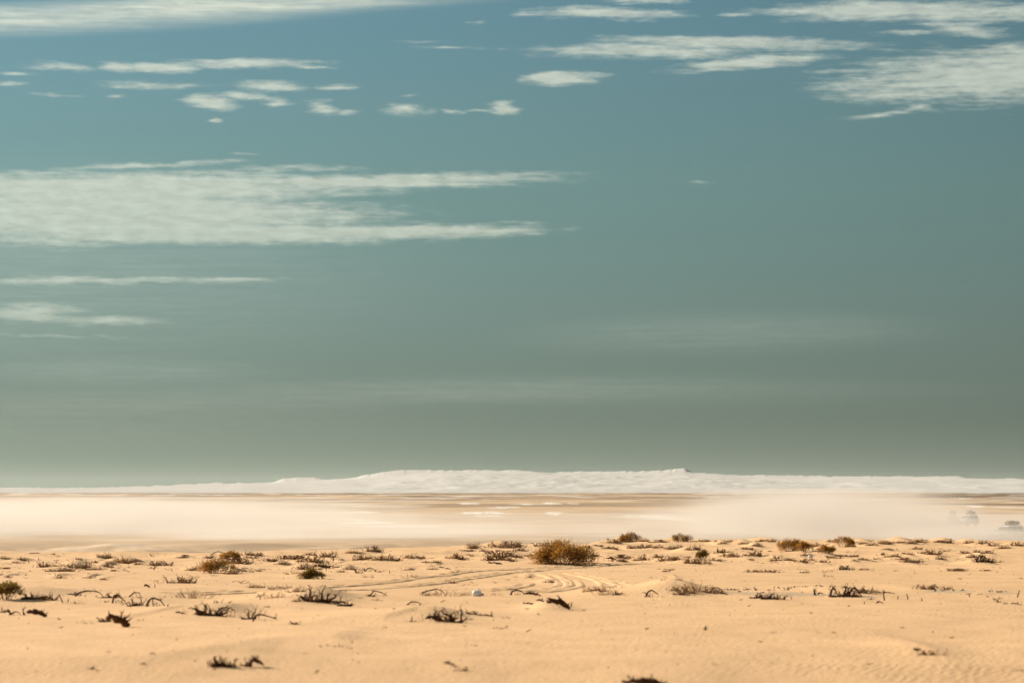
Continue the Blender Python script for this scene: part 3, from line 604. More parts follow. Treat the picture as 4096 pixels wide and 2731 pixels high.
# ------------------------------------------------------------------ ground sheet (fine where the picture looks, on to the horizon all round)
def build_ground():
    ang_in = np.linspace(-0.150, 0.150, 880)
    extra = np.array([0.16, 0.18, 0.21, 0.26, 0.33, 0.42, 0.55, 0.75, 1.0, 1.3, 1.7, 2.1, 2.5, 2.9])
    ang = np.concatenate([-extra[::-1], ang_in, extra, [2 * math.pi - 2.9]])
    ang = ang[:-1]
    dys = np.arange(800, 186, -1.05)                # view rows over the dune field
    rows = []
    for dyy in dys:
        sz = -dyy / FPX
        rows.append(dyy)
    dd = np.linspace(15, 330, 6000)
    hcam = CAM_Z - base_z(np.zeros_like(dd) + 0.03 * dd, dd)
    dyd = FPX * hcam / dd
    dnear = np.interp(-np.array(rows), -dyd[:3500], dd[:3500])
    dnear = dnear[(dnear > 36) & (dnear < 212)]
    dnear = np.unique(np.round(dnear, 3))
    dmid = np.linspace(213, 340, 40)
    dplain = FPX * 6.0 / np.arange(268, 7.5, -1.3)
    dplain = dplain[dplain > 342]
    D = np.concatenate([[1, 4, 8, 13, 19, 25, 31], dnear, dmid, dplain, [13500, 16000, 20000, 26000]])
    A, DD = np.meshgrid(ang, D)
    X = np.sin(A) * DD
    Y = np.cos(A) * DD
    # keep distance measured along the view direction inside the picture, so rows match view rows
    inside = np.abs(A) < 0.5
    X = np.where(inside, np.tan(np.clip(A, -0.5, 0.5)) * DD, X)
    Y = np.where(inside, DD, Y)
    Yf = np.where(np.abs(A) > 1.4, -1.0, Y)
    Z = ground_z(X, np.where(np.abs(A) > 1.0, np.abs(Y), Y))
    Z = np.where(DD < 2, 0.0, Z)
    nr, nc = X.shape
    # surface kinds kept as a colour attribute: r = scrub, g = salt, b = stony patch
    U = X / np.maximum(Y, 1) * FPX + 2048
    V = HORIZON + FPX * (CAM_Z - Z) / np.maximum(Y, 1)
    scrub = np.zeros_like(Z); salt = np.zeros_like(Z); stony = np.zeros_like(Z)
    far = sstep(DD, 600, 1200)
    n = fbm(X / 160 + 5, Y / 420 + 2, 4, 0.6)
    n2 = fbm(X / 45, Y / 150, 3, 0.6)
    scrub = far * np.clip(0.48 + 2.2 * n + 1.6 * n2, 0, 0.85) * (0.55 + 0.45 * sstep(DD, 1200, 3000))
    scrub = np.maximum(scrub, sstep(DD, 2300, 3600) * np.clip(1.05 + 1.2 * n + 1.2 * n2, 0, 1) * sstep(U, 3450, 3700))
    scrub = np.maximum(scrub, sstep(DD, 800, 1100) * np.clip(0.45 + 1.8 * n2 + 0.8 * n, 0, 0.9) * sstep(U, 3560, 3760))
    grey = sstep(DD, 300, 350) * (1 - sstep(DD, 430, 620))
    scrub = np.maximum(scrub, grey * np.clip(0.10 + 0.5 * fbm(X / 14, Y / 40, 3), 0, 1))
    brk = np.clip(2.4 * fbm(X / 5 + 7, Y / 34 + 1, 4, 0.7), -0.4, 1.5)
    w = 16 * fbm(X / 9 + 3, Y / 45 + 8, 4, 0.65)
    for (sx, sy, rx, ry) in [(1900, 2052, 60, 5), (1960, 2062, 50, 3), (1985, 2052, 55, 5), (2230, 2053, 55, 6), (1870, 2013, 35, 3), (2205, 2013, 35, 3), (2010, 2028, 60, 3),
                             (2110, 2016, 22, 2), (2300, 2014, 14, 2), (2600, 2065, 90, 5), (2740, 2072, 110, 6), (2900, 2076, 260, 9), (3130, 2070, 160, 6), (1460, 2090, 90, 6), (1430, 2048, 70, 3),
                             (1600, 2104, 150, 4), (1250, 2078, 180, 7), (3900, 2024, 30, 3), (3840, 1992, 40, 2),
                             ]:
        q = ((U + w * 2 - sx) / (rx * 1.15)) ** 2 + ((V + w * 0.22 - sy) / (ry * 1.1)) ** 2 + brk
        salt = np.maximum(salt, 1 - sstep(q, 0.35, 1.2))
    salt = np.maximum(salt, far * sstep(fbm(X / 60 + 40, Y / 200 + 11, 3), 0.36, 0.5) * 0.7)
    salt *= sstep(DD, 340, 380)
    for (sx, sy, rx, ry) in [(3130, 2373, 240, 8), (2960, 2367, 120, 4), (3420, 2384, 70, 6), (3770, 2362, 110, 7), (3990, 2370, 90, 4), (3860, 2196, 90, 3)]:
        q = ((U + w * 2 - sx) / rx) ** 2 + ((V + w * 0.12 - sy) / ry) ** 2
        stony = np.maximum(stony, 1 - sstep(q, 0.3, 1.3))
    co = np.stack([X, Y, Z], -1).reshape(-1, 3)
    idx = np.arange(nr * nc).reshape(nr, nc)
    a = idx[:-1, :-1]; b = idx[:-1, 1:]; c = idx[1:, 1:]; d = idx[1:, :-1]
    quads = np.stack([a, b, c, d], -1).reshape(-1, 4)
    # close the ring behind the camera
    quads = np.concatenate([quads, np.stack([idx[:-1, -1], idx[:-1, 0], idx[1:, 0], idx[1:, -1]], -1)])
    me = bpy.data.meshes.new('ground')
    me.vertices.add(len(co)); me.vertices.foreach_set('co', co.ravel())
    me.loops.add(quads.size); me.loops.foreach_set('vertex_index', quads.ravel().astype(np.int32))
    me.polygons.add(len(quads))
    me.polygons.foreach_set('loop_start', (np.arange(len(quads)) * 4).astype(np.int32))
    me.polygons.foreach_set('loop_total', np.full(len(quads), 4, dtype=np.int32))
    me.polygons.foreach_set('use_smooth', np.ones(len(quads), dtype=bool))
    me.update(calc_edges=True)
    at = me.color_attributes.new('surface', 'FLOAT_COLOR', 'POINT')
    cc = np.stack([scrub, salt, stony, np.ones_like(Z)], -1).reshape(-1)
    at.data.foreach_set('color', cc.astype(np.float32))
    o = bpy.data.objects.new('ground', me)
    COL.objects.link(o)
    return o


def sand_material(name, track=False):
    m = bpy.data.materials.new(name)
    m.use_nodes = True
    t = m.node_tree
    t.nodes.clear()
    N = NT(t)
    out = N.new('ShaderNodeOutputMaterial')
    bs = N.new('ShaderNodeBsdfPrincipled')
    bs.inputs['Roughness'].default_value = 0.95
    bs.inputs['Specular IOR Level'].default_value = 0.1
    t.links.new(bs.outputs[0], out.inputs[0])
    P = N.new('ShaderNodeNewGeometry').outputs['Position']
    big = N.noise(N.vm('MULTIPLY', P, (0.16, 0.07, 0.1)), 1.0, 4, 0.55)
    mid = N.noise(N.vm('MULTIPLY', P, (1.5, 0.5, 1.0)), 1.0, 5, 0.6)
    fine = N.noise(N.vm('MULTIPLY', P, (14, 5, 10)), 1.0, 4, 0.7)
    c = N.mixc(N.ss(big, 0.3, 0.7), (0.620, 0.384, 0.205), (0.685, 0.427, 0.233))
    c = N.mixc(N.ss(mid, 0.35, 0.75), c, (0.560, 0.350, 0.180))
    c = N.mixc(N.m('MULTIPLY', N.ss(fine, 0.52, 0.85), 0.30), c, (0.43, 0.275, 0.14))
    if not track:
        att = N.new('ShaderNodeAttribute', attribute_name='surface')
        s3 = N.new('ShaderNodeSeparateColor')
        t.links.new(att.outputs['Color'], s3.inputs[0])
        sp = N.new('ShaderNodeSeparateXYZ')
        t.links.new(P, sp.inputs[0])
        far = N.ss(sp.outputs[1], 230, 330)
        c = N.mixc(far, c, (0.53, 0.370, 0.235))
        scr = N.noise(N.vm('MULTIPLY', P, (0.11, 0.022, 0.1)), 1.0, 5, 0.7)
        strk = N.noise(N.vm('MULTIPLY', P, (0.05, 0.035, 0.1)), 1.0, 7, 0.72)
        c = N.mixc(N.m('MULTIPLY', N.m('MULTIPLY', N.ss(strk, 0.46, 0.60), far), 0.42), c, (0.30, 0.205, 0.125))
        c = N.mixc(N.m('MULTIPLY', N.m('MULTIPLY', N.ss(strk, 0.44, 0.34), far), 0.5), c, (0.66, 0.53, 0.40))
        c = N.mixc(N.m('MULTIPLY', s3.outputs[0], N.lin(scr, 0.3, 0.62, 0.6, 1.1, )), c, (0.095, 0.058, 0.032))
        c = N.mixc(N.m('MULTIPLY', s3.outputs[1], 0.88), c, (0.74, 0.72, 0.68))
        st = N.noise(N.vm('MULTIPLY', P, (5, 2, 5)), 1.0, 5, 0.7)
        c = N.mixc(N.m('MULTIPLY', s3.outputs[2], N.ss(st, 0.3, 0.6)), c, (0.43, 0.315, 0.205))
    t.links.new(c, bs.inputs['Base Color'])
    # wind ripples: short slanting crests, plus grain
    rv = N.new('ShaderNodeVectorRotate', rotation_type='Z_AXIS')
    t.links.new(P, rv.inputs['Vector'])
    rv.inputs['Angle'].default_value = R(24)
    wv = N.vm('ADD', rv.outputs[0], N.scale(N.noise(P, 1.4, 3, 0.6, out='Color'), 0.5))
    wave = N.new('ShaderNodeTexWave', wave_type='BANDS', bands_direction='X', wave_profile='SIN')
    t.links.new(wv, wave.inputs['Vector'])
    wave.inputs['Scale'].default_value = 2.4
    wave.inputs['Distortion'].default_value = 4.0
    wave.inputs['Detail'].default_value = 3
    wave.inputs['Detail Scale'].default_value = 1.6
    wave.inputs['Detail Roughness'].default_value = 0.6
    patch = N.ss(N.noise(P, 0.13, 2, 0.5), 0.38, 0.6)
    hgt = N.m('ADD', N.m('MULTIPLY', N.m('MULTIPLY', wave.outputs['Fac'], N.m('MULTIPLY_ADD', patch, 0.7, 0.3)), 0.0055), N.m('ADD', N.m('MULTIPLY', mid, 0.013), N.m('MULTIPLY', fine, 0.010)))
    b = N.new('ShaderNodeBump')
    b.inputs['Strength'].default_value = 0.85
    b.inputs['Distance'].default_value = 1.0
    t.links.new(hgt, b.inputs['Height'])
    t.links.new(b.outputs[0], bs.inputs['Normal'])
    return m


M_SAND = sand_material('sand')
M_TRACK = sand_material('rutted_sand', True)
ground = build_ground()
ground.data.materials.append(M_SAND)
tag(ground, 'pale orange desert sand running out to a flat plain', kind='structure')


# ------------------------------------------------------------------ mountains beyond the plain
def build_mountains():
    prof = [(-3500, 1950), (-2200, 1930), (-1200, 1945), (-400, 1940), (0, 1949), (300, 1951), (600, 1943), (850, 1932), (1080, 1932), (1130, 1916), (1180, 1909), (1260, 1909), (1320, 1921), (1400, 1914), (1450, 1900), (1560, 1887), (1620, 1880), (1800, 1882),
            (2000, 1881), (2120, 1881), (2190, 1893), (2240, 1886), (2500, 1884), (2650, 1882), (2700, 1873), (2738, 1873), (2775, 1892), (2900, 1899), (3100, 1901), (3400, 1905), (3840, 1905), (3872, 1915), (4096, 1913), (4600, 1925), (5400, 1905), (6500, 1940), (7600, 1950)]
    ppx = np.array([p[0] for p in prof], float); ppy = np.array([p[1] for p in prof], float)
    U = np.linspace(-3500, 7600, 2100)
    Dc = 12000.0
    crest = np.interp(U, ppx, ppy)
    nz = fbm(U / 40, U * 0 + 2, 5, 0.8) * 5.5
    crest_z = CAM_Z + (HORIZON - crest + nz) / FPX * Dc
    T = np.concatenate([np.linspace(-1, -0.12, 60), np.linspace(-0.11, 0.11, 23), np.linspace(0.14, 1, 14)])
    TT, UU = np.meshgrid(T, U, indexing='ij')
    CZ = np.broadcast_to(crest_z, TT.shape)
    D = Dc + TT * 1500 
    X = (UU - 2048) / FPX * D
    env = np.clip(1 - np.abs(TT), 0, 1) ** 0.75
    rn = 1 - np.abs(fbm(X / 330 + 4, D / 420, 5, 0.55))            # ridged
    rn2 = fbm(X / 110 + 40, D / 160, 4, 0.6)
    body = env * (1 - (1 - env) * 0.55 * (1 - rn)) + env * (1 - env) * rn2 * 0.25
    ker = np.hanning(121); ker /= ker.sum()
    sm = np.convolve(np.pad(crest_z, 60, mode='edge'), ker, 'valid')
    shift = (TT * 260 + 200 * fbm(X / 700 + 2, D / 500, 2)).astype(int) * (TT < 0)
    ii = np.clip(np.arange(len(U))[None, :] + shift // 6, 0, len(U) - 1)
    SM = sm[ii]
    lo = PLAIN - 1
    Z = lo + (SM - lo) * np.clip(body, 0, 1.0) + (CZ - SM) * np.clip(1 - np.abs(TT) * 9, 0, 1) + rn2 * 3.5 * env * (1 - env) + fbm(X / 60, D / 90, 3) * 0.8 * np.clip(env * 4, 0, 1) * (1 - 0.5 * env)
    Z = np.where(TT > 0, Z, (PLAIN - 1) + (Z - PLAIN + 1))
    co = np.stack([X, D, Z], -1).reshape(-1, 3)
    nr, nc = X.shape
    idx = np.arange(nr * nc).reshape(nr, nc)
    q = np.stack([idx[:-1, :-1], idx[:-1, 1:], idx[1:, 1:], idx[1:, :-1]], -1).reshape(-1, 4)
    me = bpy.data.meshes.new('mountains')
    me.vertices.add(len(co)); me.vertices.foreach_set('co', co.ravel())
    me.loops.add(q.size); me.loops.foreach_set('vertex_index', q.ravel().astype(np.int32))
    me.polygons.add(len(q))
    me.polygons.foreach_set('loop_start', (np.arange(len(q)) * 4).astype(np.int32))
    me.polygons.foreach_set('loop_total', np.full(len(q), 4, dtype=np.int32))
    me.polygons.foreach_set('use_smooth', np.ones(len(q), dtype=bool))
    me.update(calc_edges=True)
    m = bpy.data.materials.new('haze_paled_rock')
    m.use_nodes = True
    N = NT(m.node_tree)
    bs = m.node_tree.nodes['Principled BSDF']
    bs.inputs['Roughness'].default_value = 1.0
    bs.inputs['Specular IOR Level'].default_value = 0.0
    P = N.new('ShaderNodeNewGeometry').outputs['Position']
    n = N.noise(N.vm('MULTIPLY', P, (0.004, 0.002, 0.03)), 1.0, 6, 0.65)
    m.node_tree.links.new(N.mixc(N.ss(n, 0.3, 0.7), (0.50, 0.475, 0.45), (0.55, 0.52, 0.49)), bs.inputs['Base Color'])  # haze over the far range is mostly put into this pale colour
    me.materials.append(m)
    o = bpy.data.objects.new('mountains', me)
    COL.objects.link(o)
    tag(o, 'pale grey white mountain range on the horizon', kind='structure')


build_mountains()

# ------------------------------------------------------------------ wheel ruts: raised sand either side of a pressed groove
TRACKS = [
    [(1000, 2366), (1233, 2352), (1568, 2331), (1764, 2313), (1851, 2298), (2048, 2283), (2179, 2274), (2353, 2259), (2614, 2250), (2900, 2246)],
    [(1020, 2374), (1268, 2363), (1546, 2350), (1703, 2337), (1829, 2324), (2004, 2305), (2135, 2291), (2266, 2274), (2440, 2261), (2614, 2253)],
    [(500, 2386), (620, 2381), (800, 2373), (930, 2362), (1024, 2358), (1200, 2356)],
    [(540, 2390), (760, 2384), (900, 2376), (1024, 2368), (1300, 2380), (1540, 2386)],
    [(1880, 2372), (2048, 2353), (2090, 2342), (2112, 2328)],
    [(1990, 2374), (2048, 2368), (2180, 2362), (2262, 2344), (2256, 2330), (2215, 2314), (2150, 2300)],
    [(2000, 2380), (2135, 2374), (2240, 2366), (2300, 2348), (2290, 2330), (2250, 2320)],
    [(2320, 2372), (2375, 2362), (2440, 2346), (2420, 2328), (2310, 2306), (2240, 2298)],
    [(2480, 2380), (2545, 2366), (2510, 2348), (2440, 2328), (2270, 2298)],
    [(2100, 2272), (2270, 2262), (2420, 2254), (2660, 2247)],
    [(3560, 2182), (3700, 2186), (3840, 2183), (3960, 2190)],
]


def build_track(poly, seed):
    rnd = random.Random(seed)
    pts = []
    for a, b in zip(poly[:-1], poly[1:]):
        for k in range(8):
            t = k / 8
            pts.append((a[0] + (b[0] - a[0]) * t, a[1] + (b[1] - a[1]) * t))
    pts.append(poly[-1])
    P = np.array([base_hit(*p) for p in pts])
    for _ in range(6):
        P[1:-1] = (P[:-2] + 2 * P[1:-1] + P[2:]) / 4
    # resample by length
    seg = np.r_[0, np.cumsum(np.hypot(*np.diff(P, axis=0).T))]
    L = np.arange(0, seg[-1], 0.22)
    x, y = np.interp(L, seg, P[:, 0]), np.interp(L, seg, P[:, 1])
    tx, ty = np.gradient(x), np.gradient(y)
    ln = np.hypot(tx, ty); nx, ny = -ty / ln, tx / ln
    off = np.array([-0.34, -0.22, -0.15, -0.08, 0.0, 0.08, 0.15, 0.22, 0.34])
    prof = np.array([-0.03, 0.016, 0.030, 0.008, 0.005, 0.008, 0.030, 0.016, -0.03])
    n_ = len(L)
    j = np.array([rnd.uniform(0.2, 1.9) for _ in range(n_)])
    j = np.convolve(j, np.ones(3) / 3, 'same')
    X = x[:, None] + nx[:, None] * off; Y = y[:, None] + ny[:, None] * off
    Z = ground_z(X, Y) + prof[None, :] * np.where(np.abs(off) > 0.15, 1, 1)[None, :] * np.where(prof > 0.01, j[:, None], 1)
    fade = np.clip(np.minimum(np.arange(n_), n_ - 1 - np.arange(n_)) / 10, 0, 1)
    Z = Z - (1 - fade[:, None]) * 0.07
    mb = MB()
    mb.v = [tuple(v) for v in np.stack([X, Y, Z], -1).reshape(-1, 3)]
    k = len(off)
    for i in range(n_ - 1):
        for q in range(k - 1):
            mb.f.append((i * k + q, i * k + q + 1, (i + 1) * k + q + 1, (i + 1) * k + q))
    o = mb.build('tyre_track', M_TRACK, smooth=True)
    tag(o, 'wheel rut pressed in the soft sand', kind='structure', group='wheel ruts curving across the sand')


for i, tr in enumerate(TRACKS):
    build_track(tr, i)

# ------------------------------------------------------------------ plant materials
M_BLACK = material('charred_wood', (0.125, 0.050, 0.014), 0.9, 0.5, 14, random_tint=0.3)
M_WOOD = material('dead_wood', (0.27, 0.115, 0.030), 0.9, 0.45, 14, random_tint=0.35)
M_TWIG = material('dry_twig', (0.31, 0.150, 0.045), 0.9, 0.4, 14, random_tint=0.3)
M_STRAW = material('dry_stalk', (0.36, 0.21, 0.09), 0.9, 0.35, 14, random_tint=0.2)
M_LEAF = material('golden_foliage', (0.56, 0.285, 0.046), 0.8, 0.5, 7, translucent=0.30, dark=(0.27, 0.125, 0.018))
M_LEAF_OLIVE = material('olive_foliage', (0.36, 0.235, 0.048), 0.8, 0.5, 7, translucent=0.28, dark=(0.18, 0.11, 0.02))
M_LEAF_PALE = material('pale_foliage', (0.50, 0.31, 0.10), 0.8, 0.4, 7, translucent=0.28, dark=(0.27, 0.165, 0.055))
M_STEM = material('stem_wood', (0.13, 0.07, 0.028), 0.9, 0.4, 9)


# ------------------------------------------------------------------ branch growing
def rv(rnd, s=1.0):
    return Vector((rnd.uniform(-s, s), rnd.uniform(-s, s), rnd.uniform(-s, s)))


def walk(rnd, p, d, length, n, gnarl, lift=0.0, floor=-0.02):
    pts = [p.copy()]
    d = d.normalized()
    step = length / n
    for i in range(n):
        d = (d + rv(rnd, gnarl) + Vector((0, 0, lift))).normalized()
        p = p + d * step * rnd.uniform(0.8, 1.2)
        if p.z < floor:
            p.z = floor + rnd.uniform(0, 0.01)
            d.z = abs(d.z) * 0.6 + 0.1
        pts.append(p.copy())
    return pts


def limb(mb, rnd, p, d, L, r, depth, gnarl, n=6, lift=0.0, twigs=3, hmax=9.9, minr=0.006):
    pts = walk(rnd, p, d, L, n, gnarl, lift)
    for q in pts:
        if q.z > hmax: q.z = hmax - (q.z - hmax) * 0.3
    rad = [max(minr * 0.6, r * (1 - 0.8 * (i / n) ** 0.8) * rnd.uniform(0.85, 1.15)) for i in range(n + 1)]
    mb.tube(pts, rad, 5 if r > 0.02 else (4 if r > 0.01 else 3))
    if depth > 0:
        for k in range(twigs):
            i = rnd.randint(max(1, n // 4), n)
            base = pts[min(i, n)]
            dd = (pts[min(i, n)] - pts[i - 1]).normalized()
            nd = (dd * 0.5 + rv(rnd, 0.9) + Vector((0, 0, 0.35))).normalized()
            limb(mb, rnd, base, nd, L * rnd.uniform(0.25, 0.55), max(minr, rad[min(i, n)] * 0.7), depth - 1, gnarl * 1.15, max(3, n - 2), lift, max(1, twigs - 1), hmax, minr)


def rgrow(w):                      # members with enough size in the picture get separate limbs
    return w >= 42


def make_spread(it, rnd, W_, H_, name, mats):
    """dead shrub: bare limbs fanning low over the sand, twigs turned up"""
    thick = max(0.014, min(0.038, 0.026 * W_ + 0.009))
    near_ = it['py'] > 2375
    if near_: thick = float(np.clip(0.050 * W_ + 0.010, 0.018, 0.042))
    minr = 0.0085 if it['py'] < 2330 else 0.0065
    n_l = int(np.clip(W_ * 9 + 3, 4, 15))
    parts = []
    for k in range(n_l):
        mb = MB()
        side = -1 if k % 2 else 1
        bx = rnd.uniform(-0.38, 0.38) * W_ if W_ > 0.45 else rnd.uniform(-0.12, 0.12) * W_
        p = Vector((bx, rnd.uniform(-0.2, 0.25) * W_, -0.03))
        up = rnd.choice([0.15, 0.3, 0.6, 1.5] if it['py'] > 2375 else [0.25, 0.45, 0.9, 1.6]) * min(1.0, 2.2 * H_ / W_ + 0.2)
        d = Vector((side * rnd.uniform(0.3, 1.0), rnd.uniform(-0.5, 0.5), up))
        L = max(0.4 * W_, H_ * 0.9) * rnd.uniform(0.55, 1.0)
        L = min(L, abs(side * W_ / 2 - bx) * 1.25 + H_ * 0.4)
        limb(mb, rnd, p, d, L, thick * rnd.uniform(0.6, 1.15), 2 if W_ > 0.35 else 1, 0.50 if near_ else 0.42, 8 if near_ else 6, 0.02, 4, H_ * 1.05, minr)
        parts.append(mb)
    if near_ and W_ > 0.3:
        mb = MB()
        for k in range(2):
            limb(mb, rnd, Vector((rnd.uniform(-0.2, 0.0) * W_, 0, -0.03)), Vector((rnd.choice([-1, 1]), rnd.uniform(-0.3, 0.3), 0.35)), 0.38 * W_, thick * 1.7, 1, 0.3, 6, 0.0, 5, H_ * 0.6, minr)
        parts.append(mb)
    # short upright side shoots all over
    tw = MB()
    for k in range(int(W_ * (12 if near_ else 75)) + (3 if near_ else 5)):
        p = Vector((rnd.gauss(0, 0.24) * W_, rnd.gauss(0, 0.16) * W_, -0.02))
        limb(tw, rnd, p, Vector((rnd.uniform(-1.2, 1.2), rnd.uniform(-0.6, 0.6), rnd.uniform(0.1, 0.9))), rnd.uniform(0.3, 0.8) * max(H_, 0.2 * W_) + 0.03, minr * 1.1, 1, 0.4, 4, 0.0, 2, H_, minr * 0.8)
    return [('branch', b, mats[0]) for b in parts] + [('twigs', tw, mats[1])]


def make_brush(it, rnd, W_, H_, mats):
    """mat of short fine dry stems bristling from a mound"""
    parts = []
    fine = MB()
    for k in range(int(np.clip(W_ * 190, 30, 260))):
        x = rnd.gauss(0, 0.22) * W_
        e = max(0.15, 1 - (2 * x / W_) ** 2)
        p = Vector((x, rnd.gauss(0, 0.14) * W_, -0.02))
        lean = rnd.uniform(-0.9, 0.9) + x / W_
        limb(fine, rnd, p, Vector((lean, rnd.uniform(-0.5, 0.5), rnd.uniform(0.35, 1.0))), H_ * rnd.uniform(0.35, 0.95) * e ** 0.5, 0.0080, 0 if k % 3 else 1, 0.3, 3, 0, 2, H_, 0.0055)
    parts.append(('stems', fine, mats[1]))
    for k in range(max(2, int(W_ * 3))):
        b = MB()
        p = Vector((rnd.uniform(-0.35, 0.35) * W_, rnd.uniform(-0.1, 0.1) * W_, -0.02))
        limb(b, rnd, p, Vector((rnd.uniform(-1, 1), rnd.uniform(-0.4, 0.4), rnd.uniform(0.2, 0.8))), H_ * rnd.uniform(0.7, 1.2), 0.013, 2, 0.4, 5, 0, 3, H_)
        parts.append(('branch', b, mats[0]))
    return parts


def make_arch(it, rnd, W_, H_, mats, loops=1):
    parts = []
    thick = 0.024 if loops == 1 else 0.020
    thick *= min(1.3, max(0.5, H_ / 0.25))
    for k in range(loops):
        b = MB()
        if loops == 1:
            xa, xb, hh = -0.66 * W_, 0.66 * W_, H_ * 0.82
        else:
            xa = rnd.uniform(-0.5, 0.2) * W_
            xb = xa + rnd.uniform(0.2, 0.45) * W_
            hh = H_ * rnd.uniform(0.5, 1.0)
        ya, yb = rnd.uniform(-0.2, 0.2) * W_, rnd.uniform(-0.2, 0.2) * W_
        key = [(0.0, -0.03), (rnd.uniform(0.06, 0.2), rnd.uniform(0.6, 0.85)), (rnd.uniform(0.3, 0.45), rnd.uniform(0.9, 1.05)), (rnd.uniform(0.6, 0.75), rnd.uniform(0.55, 0.85)), (1.0, rnd.choice([-0.03, 0.12, 0.3]))]
        if rnd.random() < 0.4: key = [(1 - a, b2) for a, b2 in reversed(key)]
        kx = [q[0] for q in key]; kz = [q[1] for q in key]
        n = 9
        pts = []
        for i in range(n + 1):
            t = i / n
            z = hh * float(np.interp(t, kx, kz))
            pts.append(Vector((xa + (xb - xa) * t + rnd.uniform(-1, 1) * 0.03 * W_, ya + (yb - ya) * t + rnd.uniform(-1, 1) * 0.03 * W_, z * rnd.uniform(0.93, 1.05))))
        rad = [thick * (1.2 - 0.7 * i / n) * rnd.uniform(0.85, 1.2) for i in range(n + 1)]
        b.tube(pts, rad, 6)
        for q in range(3 if loops == 1 else 4):
            i = rnd.randint(1, n - 1)
            limb(b, rnd, pts[i], Vector((rnd.uniform(-1, 1), rnd.uniform(-0.5, 0.5), rnd.uniform(-0.1, 0.9))), H_ * rnd.uniform(0.25, 0.6), thick * 0.5, 1, 0.4, 4, 0, 2, H_ * 1.1)
        parts.append(('branch', b, mats[0]))
    sm = MB()
    for k in range(4 + loops * 2):
        p = Vector((rnd.uniform(-0.5, 0.5) * W_, rnd.uniform(-0.2, 0.2) * W_, -0.02))
        limb(sm, rnd, p, Vector((rnd.uniform(-1, 1), rnd.uniform(-0.5, 0.5), 0.6)), H_ * rnd.uniform(0.3, 0.6), 0.010, 1, 0.4, 4, 0, 2, H_)
    parts.append(('twigs', sm, mats[0]))
    return parts


def make_stake(it, rnd, W_, H_, mats):
    parts = []
    b = MB()
    thick = np.clip(H_ * 0.075, 0.012, 0.03)
    n = 6
    pts = walk(rnd, Vector((0, 0, -0.05)), Vector((rnd.uniform(-0.15, 0.15), 0, 1)), (H_ + 0.05) * (0.95 if W_ < H_ else 0.6), n, 0.13)
    b.tube(pts, [thick * (1.1 - 0.45 * i / n) for i in range(n + 1)], 6)
    parts.append(('trunk', b, mats[0]))
    if W_ > 0.16:
        for k in range(4 if W_ > H_ * 1.2 else 2):
            c = MB()
            s = -1 if k % 2 else 1
            limb(c, rnd, pts[rnd.randint(n // 2, n)], Vector((s, rnd.uniform(-0.4, 0.4), rnd.uniform(0.1, 0.9))), W_ * rnd.uniform(0.4, 0.6), thick * 0.6, 2, 0.42, 5, 0, 3, H_)
            parts.append(('branch', c, mats[0]))
    return parts


def make_log(it, rnd, W_, H_, mats):
    parts = []
    b = MB()
    n = 9
    upright = H_ > W_ * 0.9
    if upright:
        pts = walk(rnd, Vector((0.1 * W_, 0, -0.05)), Vector((-0.25, 0, 1)), H_, n, 0.15)
        r0 = max(0.02, W_ * 0.22)
        rad = [r0 * (1.25 - 1.0 * (i / n)) * rnd.uniform(0.8, 1.2) for i in range(n + 1)]
    else:
        r0 = np.clip(H_ * 0.24, 0.010, 0.085)
        pts = []
        for i in range(n + 1):
            t = i / n
            z = H_ * (0.15 + 0.45 * math.sin(math.pi * (0.25 + 0.8 * t)) + rnd.uniform(-0.12, 0.12))
            pts.append(Vector(((t - 0.5) * W_ * 0.92, rnd.uniform(-0.06, 0.06) * W_, max(0.0, z))))
        rad = [r0 * rnd.uniform(0.65, 1.3) * (1 - 0.6 * abs(2 * i / n - 1) ** 2.5) for i in range(n + 1)]
    b.tube(pts, rad, 7)
    parts.append(('trunk', b, mats[0]))
    for k in range(7 if W_ > 0.3 else 3):
        c = MB()
        i = rnd.randint(1, n - 1)
        limb(c, rnd, pts[i], Vector((rnd.uniform(-0.8, 0.8), rnd.uniform(-0.5, 0.5), rnd.uniform(0.0, 1.0))), max(0.05, H_ * rnd.uniform(0.35, 0.75)), r0 * rnd.uniform(0.35, 0.6), 1, 0.35, 4, 0, 3, H_ * 1.05)
        parts.append(('branch', c, mats[0]))
    return parts


def make_grass(it, rnd, W_, H_, mats, dense=False):
    b = MB()
    for k in range(int((170 if dense else 70) * max(W_, 0.25))):
        x = rnd.gauss(0, 0.24) * W_
        p = Vector((x * (0.45 if dense else 1), rnd.gauss(0, 0.1) * W_, -0.02))
        dd = Vector((x / W_ * 2.4 + rnd.uniform(-0.35, 0.35), rnd.uniform(-0.4, 0.4), rnd.uniform(0.5, 1.1)))
        limb(b, rnd, p, dd, H_ * rnd.uniform(0.4, 1.15), 0.0058, 1, 0.18, 4, 0, 2, H_ * 1.2, 0.004)
    return [('stalks', b, mats[1])]


